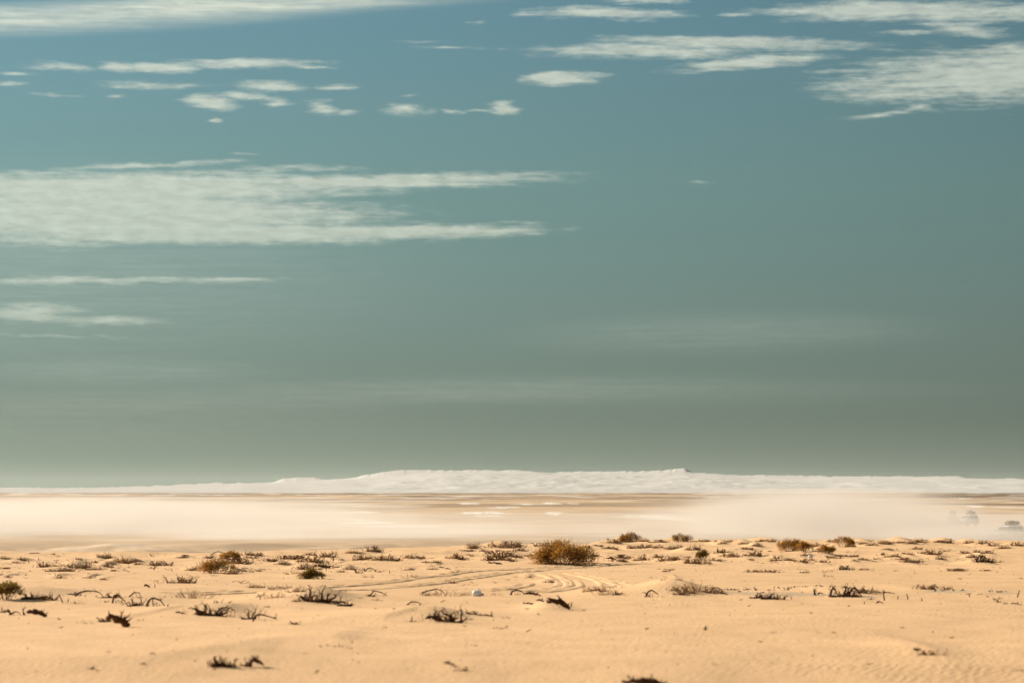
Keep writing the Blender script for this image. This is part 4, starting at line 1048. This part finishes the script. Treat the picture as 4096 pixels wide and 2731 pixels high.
def make_leafy(it, rnd, W_, H_, leafm):
    """bush: woody stems from a mound, feathery sprays over an uneven dome"""
    stems, leaves, sprays = MB(), MB(), 0
    nlobe = max(4, int(W_ * 5))
    lobes = []
    for k in range(nlobe):
        t = (k + 0.5) / nlobe * 2 - 1
        x = t * 0.5 * W_ * rnd.uniform(0.75, 1.0)
        prof = (1 - abs(t) ** 2.0) ** 0.6 if abs(t) < 1 else 0
        lobes.append((x, rnd.uniform(-0.28, 0.28) * W_ * prof, H_ * (0.30 + 0.60 * prof) * rnd.uniform(0.72, 1.06), W_ * rnd.uniform(0.13, 0.22)))
    for k in range(nlobe):
        x = rnd.uniform(-0.36, 0.36) * W_
        prof = 1 - (2 * x / W_) ** 2
        lobes.append((x, rnd.uniform(-0.3, 0.3) * W_ * prof, H_ * prof * rnd.uniform(0.45, 1.0), W_ * rnd.uniform(0.10, 0.2)))
    leaf = 0.021 if W_ > 1.2 else 0.017
    per = int(np.clip(60 * W_ + 40, 60, 170))
    for (lx, ly, lz, lr) in lobes:
        root = Vector((lx * 0.35, ly * 0.35, -0.03))
        top = Vector((lx, ly, max(lz - lr * 0.4, 0.04)))
        mid = (root + top) / 2 + rv(rnd, 0.05 * W_)
        stems.tube([root, mid, top], [0.013, 0.009, 0.005], 4)
        for q in range(per):
            d = Vector((rnd.gauss(0, 1), rnd.gauss(0, 1), rnd.gauss(0.35, 0.9)))
            if d.length < 0.1: continue
            d.normalize()
            rr = lr * rnd.uniform(0.45, 1.05)
            p = Vector((lx, ly, lz - lr * 0.5)) + Vector((d.x * rr, d.y * rr, d.z * rr * 0.85))
            if p.z < -0.01: p.z = rnd.uniform(0, 0.04)
            tip = p + (d + Vector((0, 0, 0.35)) + rv(rnd, 0.35)).normalized() * rnd.uniform(0.05, 0.13) * min(1.2, 0.5 + W_ * 0.4)
            if q % 3 == 0: stems.tube([top.lerp(p, 0.3), p, tip], [0.004, 0.003, 0.002], 3, cap=False)
            ns = 5
            for s in range(ns):
                c = p.lerp(tip, (s + 0.5) / ns) + rv(rnd, 0.012)
                ax = ((tip - p).normalized() + rv(rnd, 0.8)).normalized() * leaf * rnd.uniform(0.7, 1.5)
                ay = ax.cross(rv(rnd, 1.0) + Vector((0.01, 0, 0)))
                if ay.length < 1e-6: continue
                ay = ay.normalized() * leaf * rnd.uniform(0.35, 0.6)
                a1, a2, a3, a4 = c - ax, c - ay, c + ax, c + ay
                leaves.quad(a1[:], a2[:], a3[:], a4[:])
    # bare twigs sticking out of the outline
    for k in range(int(14 * W_) + 4):
        (lx, ly, lz, lr) = rnd.choice(lobes)
        limb(stems, rnd, Vector((lx, ly, lz * 0.6)), Vector((rnd.uniform(-1, 1), rnd.uniform(-0.5, 0.5), 1)), lr * rnd.uniform(0.8, 1.4), 0.005, 1, 0.25, 4, 0, 2, H_ * 1.12, 0.003)
    return [('foliage', leaves, leafm), ('stems', stems, M_STEM)]


# ------------------------------------------------------------------ words
KW = {'S': ('dead_shrub', 'dead shrub'), 'B': ('dry_brush', 'dry brush'), 'A': ('bent_driftwood', 'driftwood'), 'A2': ('bent_driftwood', 'driftwood'), 'K': ('dead_sapling', 'sapling'),
      'L': ('dead_stump', 'stump'), 'G': ('dry_grass_tuft', 'grass tuft'), 'G2': ('dry_grass_tuft', 'grass tuft'), 'F': ('leafy_bush', 'bush'), 'T': ('twig', 'twig')}
GROUPS = {'S': 'dead shrubs scattered over the sand', 'B': 'brush mats on sand mounds', 'A': 'arched dead branches', 'A2': 'arched dead branches', 'K': 'upright dead stems', 'L': 'black stumps and logs',
          'G': 'tufts of thin dry stalks', 'G2': 'tufts of thin dry stalks', 'F': 'leafy bushes on mounds', 'T': 'tiny twigs strewn on the sand'}


def phrase(it):
    k, w, h = it['kind'], it['w'], it['h']
    r = h / w
    if k == 'S': return 'wide low dead shrub' if w > 85 else ('flat dead shrub' if r < 0.22 else ('upright dead shrub' if r > 0.55 else ('small dead shrub' if w < 40 else 'spreading dead shrub')))
    if k == 'B': return 'broad mat of dry brush' if w > 70 else 'small clump of dry brush'
    if k in ('A', 'A2'): return 'arched dead branch'
    if k == 'K': return 'upright dead stem' if w < h else 'forked dead stem'
    if k == 'L': return 'upright black stump' if h > w * 0.8 else 'low black log'
    if k in ('G', 'G2'): return 'thin tuft of pale dry stalks'
    return 'leafy bush' if k == 'F' else 'tiny scrap of twig'


def make_labels():
    marks = [i for i in ITEMS if i['mark']]
    todo = [i for i in ITEMS if not i['label']]
    ORD = ['nearest', 'second nearest', 'third nearest', 'fourth nearest', 'fifth nearest', 'sixth nearest', 'seventh nearest', 'eighth nearest']
    groups = {}
    for it in todo:
        best = sorted([m for m in marks if m is not it], key=lambda m: math.hypot(m['px'] - it['px'], (m['py'] - it['py']) * 4))[0]
        dx, dy = it['px'] - best['px'], (it['py'] - best['py']) * 4
        if abs(dx) > abs(dy): rel = 'left of' if dx < 0 else 'right of'
        else: rel = 'behind' if dy < 0 else 'in front of'
        groups.setdefault((phrase(it), best['mark'], rel), []).append((math.hypot(dx, dy), it))
    for (ph, mk, rel), lst in groups.items():
        lst.sort(key=lambda a: a[0])
        for n, (_, it) in enumerate(lst):
            it['label'] = f"{ph} {rel} {mk}" if len(lst) == 1 else f"{ph} {rel} {mk}, {ORD[min(n, 7)]}"


make_labels()

# ------------------------------------------------------------------ plant them
for n, it in enumerate(ITEMS):
    rnd = random.Random(1000 + n)
    x, d, z = hit(it['px'], it['py'])
    s = d / FPX
    W_, H_ = it['w'] * s, it['h'] * s
    if it['kind'] == 'S' and it['w'] > 15: W_ *= 1.15
    if it['py'] > 2375 and it['kind'] in ('S', 'L'):
        H_ *= 1.25
        W_ *= 1.2
    k = it['kind']
    name, cat = KW[k]
    near = it['py'] > 2375
    mats = (M_BLACK, M_WOOD) if (near or k in ('A', 'A2', 'L', 'K')) else (M_WOOD, M_TWIG)
    if k == 'T':
        mb = MB()
        sgn = rnd.choice([-1, 1])
        limb(mb, rnd, Vector((-0.4 * W_ * sgn, 0, 0.0)), Vector((sgn, rnd.uniform(-0.3, 0.3), 0.25)), max(0.06, W_ * 0.85), 0.011 if not near else 0.013, 1, 0.35, 6, -0.03, 4, max(H_, 0.04))
        o = mb.build(name, mats[0], loc=(x, d, z))
        tag(o, it['label'], cat, GROUPS[k])
        continue
    if k == 'S': parts = make_spread(it, rnd, W_, H_, name, mats)
    elif k == 'B': parts = make_brush(it, rnd, W_, H_, (M_WOOD, M_TWIG))
    elif k == 'A': parts = make_arch(it, rnd, W_, H_, mats, 1)
    elif k == 'A2': parts = make_arch(it, rnd, W_, H_, mats, 3) + make_spread(it, rnd, W_, H_ * 0.9, name, (M_BLACK, M_BLACK))
    elif k == 'K': parts = make_stake(it, rnd, W_, H_, mats)
    elif k == 'L': parts = make_log(it, rnd, W_, H_, mats)
    elif k == 'G': parts = make_grass(it, rnd, W_, H_, (M_TWIG, M_STRAW if near else M_TWIG))
    elif k == 'G2': parts = make_grass(it, rnd, W_, H_, (M_TWIG, M_TWIG), True)
    else:
        lm = M_LEAF
        if it['px'] < 200 or 1200 < it['px'] < 1300 or 2780 < it['px'] < 2850: lm = M_LEAF_OLIVE
        if 2700 < it['px'] < 2760: lm = M_LEAF_PALE
        parts = make_leafy(it, rnd, W_, H_, lm)
    if len(parts) == 1 or (not rgrow(it['w']) and k != 'F'):
        mb = MB()
        for _, b, _m in parts:
            o0 = len(mb.v)
            mb.v += b.v
            mb.f += [tuple(o0 + i for i in f) for f in b.f]
        o = mb.build(name, parts[0][2], loc=(x, d, z))
        tag(o, it['label'], cat, GROUPS[k])
    else:
        root = empty(name, (x, d, z))
        tag(root, it['label'], cat, GROUPS[k])
        for pn, b, mt in parts:
            if not b.v: continue
            c = b.build(pn, mt, root)
            if pn in ('twigs', 'stems', 'foliage'): c['kind'] = 'stuff'

# ------------------------------------------------------------------ stones on the pale patches, crumbs of litter over the sand
def scatter(name, label, spots, mat, seed, size):
    rnd = random.Random(seed)
    P = np.array([(x, y) for (x, y) in spots])
    Z = ground_z(P[:, 0], P[:, 1])
    mb = MB()
    for (x, y), z in zip(spots, Z):
        r = size * rnd.uniform(0.5, 1.6)
        n = len(mb.v)
        for i in range(5):
            a = i / 5 * 6.283 + rnd.uniform(-0.3, 0.3)
            mb.v.append((x + math.cos(a) * r * rnd.uniform(0.7, 1.2), y + math.sin(a) * r * rnd.uniform(0.7, 1.2), z - 0.01))
        mb.v.append((x + rnd.uniform(-0.3, 0.3) * r, y, z + r * rnd.uniform(0.5, 0.9)))
        for i in range(5):
            mb.f.append((n + i, n + (i + 1) % 5, n + 5))
    o = mb.build(name, mat)
    tag(o, label, kind='stuff')


M_STONE = material('grey_stone', (0.20, 0.165, 0.13), 0.9, 0.6, 3)
rs = random.Random(5)
sp = []
for (cx, cy, rx, ry, n) in [(3130, 2377, 240, 14, 90), (2960, 2371, 120, 10, 30), (3420, 2384, 90, 8, 40), (3770, 2365, 110, 8, 50), (3990, 2371, 90, 6, 20)]:
    for _ in range(n):
        px, py = cx + rs.gauss(0, 0.5) * rx, cy + rs.gauss(0, 0.5) * ry
        sp.append(base_hit(px, py))
scatter('stones', 'small grey stones strewn over the pale hard patches', sp, M_STONE, 3, 0.028)
M_CRUMB = material('bark_crumb', (0.16, 0.085, 0.035), 0.9, 0.4, 3)
sp = []
for _ in range(1900):
    px = rs.uniform(-100, 4200)
    py = 2190 + abs(rs.gauss(0, 1)) * 95
    if py > 2700: continue
    sp.append(base_hit(px, py))
for _ in range(140):
    sp.append(base_hit(rs.uniform(-100, 4200), rs.uniform(2400, 2720)))
scatter('bark_debris', 'brown crumbs of bark strewn over the sand', sp, M_CRUMB, 4, 0.016)

mbs = MB()
_src = [it for it in ITEMS if it['py'] < 2340 and it['kind'] in ('S', 'B', 'F', 'L', 'K', 'A2')]
for _ in range(620):
    it_ = rs.choice(_src)
    px_ = it_['px'] + rs.gauss(0, 0.7) * (it_['w'] + 15)
    py_ = it_['py'] + rs.gauss(1, 5)
    sx_, sd_ = base_hit(px_, py_)
    for _k in range(rs.choice([1, 1, 2, 4])):
        ax_, ad_ = sx_ + rs.gauss(0, 0.12), sd_ + rs.gauss(0, 0.25)
        az_ = float(ground_z(np.array([ax_]), np.array([ad_]))[0])
        L_ = rs.uniform(0.04, 0.14)
        an_ = rs.uniform(-1, 1)
        e_ = Vector((ax_ + L_ * math.cos(an_) * rs.choice([-1, 1]), ad_ + L_ * math.sin(an_), az_ + rs.uniform(0.0, 0.05)))
        st_ = Vector((ax_, ad_, az_ - 0.005))
        mbs.tube([st_, (st_ + e_) / 2 + Vector((0, 0, rs.uniform(-0.004, 0.01))), e_], [0.007, 0.006, 0.004], 3, cap=False)
tag(mbs.build('twig_litter', M_WOOD), 'thin broken twigs littering the dune field', kind='stuff')


# ------------------------------------------------------------------ litter
def revolve(mb, prof, n=20, sx=1.0, sy=1.0):
    o = len(mb.v)
    for (r, z) in prof:
        for k in range(n):
            a = 2 * math.pi * k / n
            mb.v.append((math.cos(a) * r * sx, math.sin(a) * r * sy, z))
    for i in range(len(prof) - 1):
        for k in range(n):
            k2 = (k + 1) % n
            mb.f.append((o + i * n + k, o + i * n + k2, o + (i + 1) * n + k2, o + (i + 1) * n + k))
    mb.f.append(tuple(o + k for k in reversed(range(n))))
    mb.f.append(tuple(o + (len(prof) - 1) * n + k for k in range(n)))


M_WHITE = material('white_plastic', (0.80, 0.79, 0.78), 0.4, 0.08, 3)
M_RED = material('red_plastic', (0.50, 0.09, 0.05), 0.5, 0.1, 3)
x, d, z = hit(1024 + 2032 * K4, 2100 + 652 * K4)
jug = empty('plastic_jug', (x, d, z), R(150))
jug.scale = (0.8, 0.8, 0.8)
tag(jug, 'white plastic jug lying on its side on the sand', 'jug')
b = MB(); revolve(b, [(0.02, 0), (0.075, 0.004), (0.085, 0.03), (0.088, 0.10), (0.083, 0.16), (0.06, 0.205), (0.03, 0.225), (0.024, 0.25)])
body = b.build('body', M_WHITE, jug, smooth=True); body.rotation_euler = (0, R(-96), R(14)); body.location = (0.12, 0, 0.07)
b = MB(); revolve(b, [(0.026, 0), (0.030, 0.004), (0.030, 0.026), (0.026, 0.030)], 14)
capo = b.build('cap', M_RED, jug, smooth=True); capo.rotation_euler = (0, R(-96), R(14)); capo.location = (-0.122, -0.060, 0.044)
b = MB(); pts = [Vector((0.02, 0, 0.155)), Vector((0.00, 0, 0.185)), Vector((-0.05, 0, 0.185)), Vector((-0.085, 0, 0.150)), Vector((-0.09, 0, 0.12))]
b.tube(pts, [0.010] * 5, 6); b.build('handle', M_WHITE, jug, smooth=True)
x, d, z = hit(3072 + 390 * K4, 2100 + 306 * K4)
b = MB()
revolve(b, [(0.05, 0), (0.075, 0.02), (0.08, 0.06), (0.06, 0.09), (0.02, 0.10)], 12, 1.1, 0.7)
o = b.build('plastic_scrap', M_WHITE, loc=(x, d, z + 0.02), smooth=True)
tag(o, 'small white plastic scrap caught in twigs on the right', 'litter')

# ------------------------------------------------------------------ off-road cars in the dust
M_CARW = material('white_paint', (0.80, 0.80, 0.79), 0.35, 0.05, 1.0, coat=0.3)
M_CARD = material('dark_paint', (0.10, 0.085, 0.07), 0.45, 0.3, 1.0, coat=0.2)
M_GLASS = material('car_glass', (0.035, 0.04, 0.045), 0.08, 0.1, 1.0)
M_TYRE = material('rubber', (0.03, 0.028, 0.026), 0.9, 0.2, 6)
M_RIM = material('steel_rim', (0.45, 0.44, 0.43), 0.4, 0.1, 3, metallic=0.7)
M_TRIM = material('black_trim', (0.04, 0.04, 0.04), 0.7, 0.2, 4)
M_LAMP = material('lamp_glass', (0.75, 0.75, 0.72), 0.15, 0.05, 4)
M_CANVAS = material('canvas', (0.23, 0.155, 0.09), 0.9, 0.4, 4, bump=0.5, bscale=9)
M_ROPE = material('strap', (0.55, 0.50, 0.42), 0.9, 0.2, 4)
M_INDI = material('amber_lamp', (0.6, 0.25, 0.05), 0.3, 0.1, 4)


def make_car(paint, loc, yaw, label, spare=False):
    """x forward, y left, z up; wheels on z = 0"""
    root = empty('off_road_car', loc, yaw)
    tag(root, label, 'car', 'off-road cars driving in the dust')
    lower = [(-2.30, 0.50), (-1.95, 0.50), (-1.85, 0.80), (-1.62, 0.97), (-1.28, 0.97), (-1.05, 0.80), (-0.95, 0.45), (0.95, 0.45), (1.05, 0.80), (1.28, 0.97), (1.62, 0.97), (1.85, 0.80), (1.93, 0.52), (2.30, 0.55),
             (2.36, 0.80), (2.34, 1.02), (2.20, 1.10), (1.05, 1.20), (0.85, 1.22), (-2.30, 1.22), (-2.36, 1.0)]
    b = MB(); b.prism(lower, -0.93, 0.93)
    b.build('body', paint, root, bevel=0.05)
    ins = lambda x, z: 0.05 + 0.20 * max(0, (z - 1.2)) / 0.7
    roof = [(-2.26, 1.215), (0.90, 1.215), (0.30, 1.84), (0.12, 1.90), (-2.10, 1.90), (-2.24, 1.80)]
    b = MB(); b.prism(roof, -0.90, 0.90, ins)
    b.build('cabin', paint, root, bevel=0.045)

    def side_pane(x0, x1, sl0=0.0, sl1=0.0, nm='window'):
        for s in (-1, 1):
            z0, z1 = 1.28, 1.78
            y0, y1 = s * (0.90 - ins(0, z0) + 0.012), s * (0.90 - ins(0, z1) + 0.012)
            b = MB()
            P = [(x0, y0, z0), (x1, y0, z0), (x1 - sl1, y1, z1), (x0 + sl0, y1, z1)]
            n = len(b.v)
            b.v += P + [(p[0], p[1] - s * 0.02, p[2]) for p in P]
            b.f += [(0, 1, 2, 3), (7, 6, 5, 4), (0, 4, 5, 1), (1, 5, 6, 2), (2, 6, 7, 3), (3, 7, 4, 0)]
            b.build(nm, M_GLASS, root)
    side_pane(-0.18, 0.74, 0, 0.46)
    side_pane(-1.08, -0.26)
    side_pane(-2.08, -1.16, 0.05, 0)

    def pane(name, xa, za, xb, zb, ya, yb, nx, nz, mat=M_GLASS):
        b = MB()
        A = [(xa, -ya, za), (xa, ya, za), (xb, yb, zb), (xb, -yb, zb)]
        b.v += [(p[0] + nx * 0.012, p[1], p[2] + nz * 0.012) for p in A] + [(p[0] - nx * 0.012, p[1], p[2] - nz * 0.012) for p in A]
        b.f += [(0, 1, 2, 3), (7, 6, 5, 4), (0, 4, 5, 1), (1, 5, 6, 2), (2, 6, 7, 3), (3, 7, 4, 0)]
        return b.build(name, mat, root)
    pane('windscreen', 0.845, 1.28, 0.345, 1.80, 0.78, 0.66, 0.72, 0.69)
    pane('rear_window', -2.262, 1.28, -2.25, 1.76, 0.72, 0.62, -1, 0.05)
    for s in (-1, 1):
        w = MB(); w.tube([Vector((0.80, s * 0.1, 1.34)), Vector((0.60, s * 0.45, 1.56))], [0.012, 0.008], 4); w.build('wiper', M_TRIM, root)
    b = MB(); b.prism([(0.98, 1.215), (2.18, 1.115), (2.10, 1.165), (1.05, 1.255)], -0.70, 0.70); b.build('bonnet', paint, root, bevel=0.02)
    b = MB(); b.box(2.345, 2.375, -0.55, 0.55, 0.80, 0.98); g = b.build('grille', M_TRIM, root)
    for k in range(4):
        q = MB(); q.box(2.376, 2.385, -0.53, 0.53, 0.82 + k * 0.042, 0.835 + k * 0.042); q.build('slat', M_RIM, g)
    for s in (-1, 1):
        b = MB(); b.box(2.335, 2.375, s * 0.60, s * 0.86, 0.80, 0.98) if s > 0 else b.box(2.335, 2.375, -0.86, -0.60, 0.80, 0.98); b.build('headlight', M_LAMP, root, bevel=0.01)
        b = MB(); b.box(-2.375, -2.34, min(s * 0.70, s * 0.90), max(s * 0.70, s * 0.90), 0.85, 1.12); b.build('tail_light', M_RED, root, bevel=0.01)
        b = MB(); b.box(0.62, 0.80, min(s * 0.95, s * 1.14), max(s * 0.95, s * 1.14), 1.26, 1.44); b.build('mirror', M_TRIM, root, bevel=0.03)
        b = MB(); b.box(-0.85, 0.85, min(s * 0.93, s * 1.02), max(s * 0.93, s * 1.02), 0.40, 0.46); b.build('side_step', M_TRIM, root)
        for dx in (0.05, -0.95):
            b = MB(); b.box(dx - 0.18, dx, min(s * 0.935, s * 0.965), max(s * 0.935, s * 0.965), 1.08, 1.11); b.build('door_handle', M_TRIM, root)
    b = MB(); b.box(2.30, 2.52, -0.92, 0.92, 0.52, 0.74); b.build('bumper', M_TRIM, root, bevel=0.04)
    b = MB(); b.box(-2.48, -2.30, -0.90, 0.90, 0.52, 0.72); b.build('bumper', M_TRIM, root, bevel=0.04)
    for (wx, wy) in ((1.45, 0.80), (1.45, -0.80), (-1.45, 0.80), (-1.45, -0.80)):
        b = MB(); revolve(b, [(0.24, -0.13), (0.36, -0.12), (0.40, -0.08), (0.40, 0.08), (0.36, 0.12), (0.24, 0.13)], 24)
        wh = b.build('wheel', M_TYRE, root, smooth=True); wh.location = (wx, wy, 0.40); wh.rotation_euler = (R(90), 0, 0)
        b = MB(); revolve(b, [(0.10, -0.14), (0.24, -0.125), (0.24, 0.125), (0.10, 0.14)], 16); b.build('rim', M_RIM, wh)
    # roof rack: two rails, feet and cross bars
    b = MB()
    for s in (-1, 1):
        b.tube([Vector((0.0, s * 0.62, 2.0)), Vector((-2.0, s * 0.62, 2.0))], [0.018, 0.018], 6)
        for fx in (-0.1, -1.0, -1.9):
            b.tube([Vector((fx, s * 0.62, 1.88)), Vector((fx, s * 0.62, 2.0))], [0.016, 0.016], 5)
    for k in range(6):
        b.tube([Vector((-0.1 - k * 0.36, -0.62, 2.0)), Vector((-0.1 - k * 0.36, 0.62, 2.0))], [0.013, 0.013], 5)
    b.build('roof_rack', M_TRIM, root)
    if spare:
        b = MB(); revolve(b, [(0.20, -0.12), (0.36, -0.11), (0.38, 0.0), (0.36, 0.11), (0.20, 0.12)], 20)
        sw = b.build('spare_wheel', M_TYRE, root, smooth=True); sw.location = (-2.50, 0.1, 1.05); sw.rotation_euler = (0, R(90), 0)
    return root


def make_load(loc, yaw, label, L=1.9, H=0.46, seed=1, case=False):
    root = empty('roof_load', loc, yaw)
    tag(root, label, 'luggage', 'luggage tied on car roofs')
    rnd = random.Random(seed)
    b = MB()
    n, m = 15, 12
    for i in range(n + 1):
        t = i / n
        e = min(1, 6 * min(t, 1 - t) + 0.15)
        for k in range(m):
            a = 2 * math.pi * k / m
            c, s = math.cos(a), math.sin(a)
            y = 0.58 * e ** 0.4 * abs(c) ** 0.6 * (1 if c > 0 else -1)
            zz = H * (0.5 + 0.5 * abs(s) ** 0.6 * (1 if s > 0 else -1) * e ** 0.5) * (1 + 0.18 * math.sin(3.1 * t * 3 + seed) if s > 0 else 1)
            b.v.append((-2.0 + 0.05 + t * L, y + rnd.uniform(-0.02, 0.02), zz + rnd.uniform(-0.015, 0.015)))
    for i in range(n):
        for k in range(m):
            k2 = (k + 1) % m
            b.f.append((i * m + k, i * m + k2, (i + 1) * m + k2, (i + 1) * m + k))
    b.f.append(tuple(range(m))); b.f.append(tuple(n * m + k for k in reversed(range(m))))
    b.build('tarpaulin', M_CANVAS, root, smooth=True)
    for fx in (-1.65, -1.05, -0.5):
        s = MB()
        pts = [Vector((fx, math.cos(a) * 0.62, H * 0.52 + math.sin(a) * (H * 0.62))) for a in [math.pi * q / 10 for q in range(11)]]
        s.tube(pts, [0.016] * 11, 5)
        s.build('strap', M_ROPE, root)
    if case:
        s = MB(); s.box(-0.95, -0.25, -0.45, 0.30, H + 0.04, H + 0.30)
        s.build('white_case', M_WHITE, root, bevel=0.03)
    return root


def plain_at(px, D):
    x = (px - 2048) / FPX * D
    return x, D, float(ground_z(np.array([x]), np.array([float(D)]))[0])


def car_with_load(px, D, heading, paint, label, load_label, seed, **kw):
    x, y, z = plain_at(px, D)
    make_car(paint, (x, y, z), heading, label, spare=kw.get('spare', False))
    make_load((x, y, z + 2.02), heading, load_label, seed=seed, H=kw.get('H', 0.46), case=kw.get('case', False))


car_with_load(4022, 452, R(218), M_CARW, 'white off-road car with loaded roof nearest the right edge', 'brown tarpaulin bundle strapped on the nearest white car', 2)
car_with_load(3808, 640, R(262), M_CARD, 'dark off-road car half lost in dust, leftmost of three', 'tall dark bundle on the roof of the leftmost dusty car', 5, H=0.62)
car_with_load(3868, 655, R(232), M_CARW, 'white off-road car blurred by dust between the other two', 'bundle with a white case on the middle dusty car', 8, case=True, spare=True)


# ------------------------------------------------------------------ dust in the air over the plain
def dust_volume():
    x0, x1, y0, y1, z0, z1 = -190, 190, 392, 900, PLAIN - 0.3, 2.35
    b = MB(); b.box(x0, x1, y0, y1, z0, z1)
    m = bpy.data.materials.new('dust')
    m.use_nodes = True
    t = m.node_tree
    t.nodes.clear()
    N = NT(t)
    out = N.new('ShaderNodeOutputMaterial')
    vol = N.new('ShaderNodeVolumePrincipled')
    vol.inputs['Color'].default_value = (0.62, 0.578, 0.54, 1)
    vol.inputs['Anisotropy'].default_value = 0.35
    t.links.new(vol.outputs[0], out.inputs['Volume'])
    P = N.new('ShaderNodeNewGeometry').outputs['Position']
    sp = N.new('ShaderNodeSeparateXYZ')
    t.links.new(P, sp.inputs[0])
    h = N.m('SUBTRACT', sp.outputs[2], PLAIN)
    flat = N.comb(sp.outputs[0], sp.outputs[1], 0.0)
    nz = N.noise(N.vm('MULTIPLY', P, (0.06, 0.035, 0.30)), 1.0, 3, 0.55)
    nwarp = N.scale(N.vm('SUBTRACT', N.noise(N.vm('MULTIPLY', P, (0.03, 0.02, 0.16)), 1.0, 2, 0.5, out='Color'), (0.5, 0.5, 0.5)), 15.0)
    fw = N.vm('ADD', flat, N.vm('MULTIPLY', nwarp, (1, 1, 0)))
    total = None
    # (pixel column, distance, half width m, half depth m, density, top height m)
    for (px, D, rx, ry, dn, top) in DUST:
        x = (px - 2048) / FPX * D
        v = N.texmap(fw, (x, D, 0), (rx, ry, 1))
        bl = N.ss(N.vm('LENGTH', v), 1.0, 0.25)
        hz = N.ss(h, top, top * 0.25)
        d = N.m('MULTIPLY', N.m('MULTIPLY', bl, hz), dn)
        total = d if total is None else N.m('ADD', total, d)
    low = N.m('MULTIPLY', N.m('MULTIPLY', N.ss(sp.outputs[1], 405, 450), N.ss(h, 2.2, 0.0)), 0.0045)
    total = N.m('ADD', total, low)
    den = N.m('MULTIPLY', total, N.lin(nz, 0.32, 0.68, 0.15, 1.85))
    t.links.new(den, vol.inputs['Density'])
    m.cycles.volume_step_rate = 0.22
    o = b.build('dust_cloud', m)
    tag(o, 'pale dust hanging low over the plain', kind='stuff')


DUST = [
    (0, 570, 50, 120, 0.046, 5.9), (800, 600, 28, 100, 0.028, 5.7), (1350, 620, 17, 80, 0.012, 5.6), (1150, 475, 22, 40, 0.030, 2.4), (1750, 500, 18, 50, 0.026, 2.1), (2250, 520, 16, 50, 0.014, 2.0),
    (2760, 600, 13, 80, 0.009, 5.6), (3290, 540, 20, 85, 0.045, 7.8), (3050, 560, 16, 80, 0.020, 6.8), (2900, 450, 26, 35, 0.020, 2.4),
    (3740, 560, 12, 45, 0.034, 5.0), (3860, 440, 10, 22, 0.060, 2.3), (4090, 436, 13, 13, 0.060, 1.9), (4070, 430, 14, 16, 0.022, 5.0), (3960, 520, 9, 30, 0.008, 2.6),
]
dust_volume()

# ------------------------------------------------------------------ haze: even thin air over the whole scene
b = MB(); b.box(-45000, 45000, -45000, 45000, PLAIN - 2.2, 150)
hm = bpy.data.materials.new('haze')
hm.use_nodes = True
hm.node_tree.nodes.clear()
ho = hm.node_tree.nodes.new('ShaderNodeOutputMaterial')
hv = hm.node_tree.nodes.new('ShaderNodeVolumePrincipled')
hv.inputs['Color'].default_value = (0.96, 0.95, 0.94, 1)
hv.inputs['Density'].default_value = 4.5e-6
hv.inputs['Anisotropy'].default_value = 0.3
hm.node_tree.links.new(hv.outputs[0], ho.inputs['Volume'])
o = b.build('haze', hm)
tag(o, 'thin pale haze in the desert air', kind='stuff')
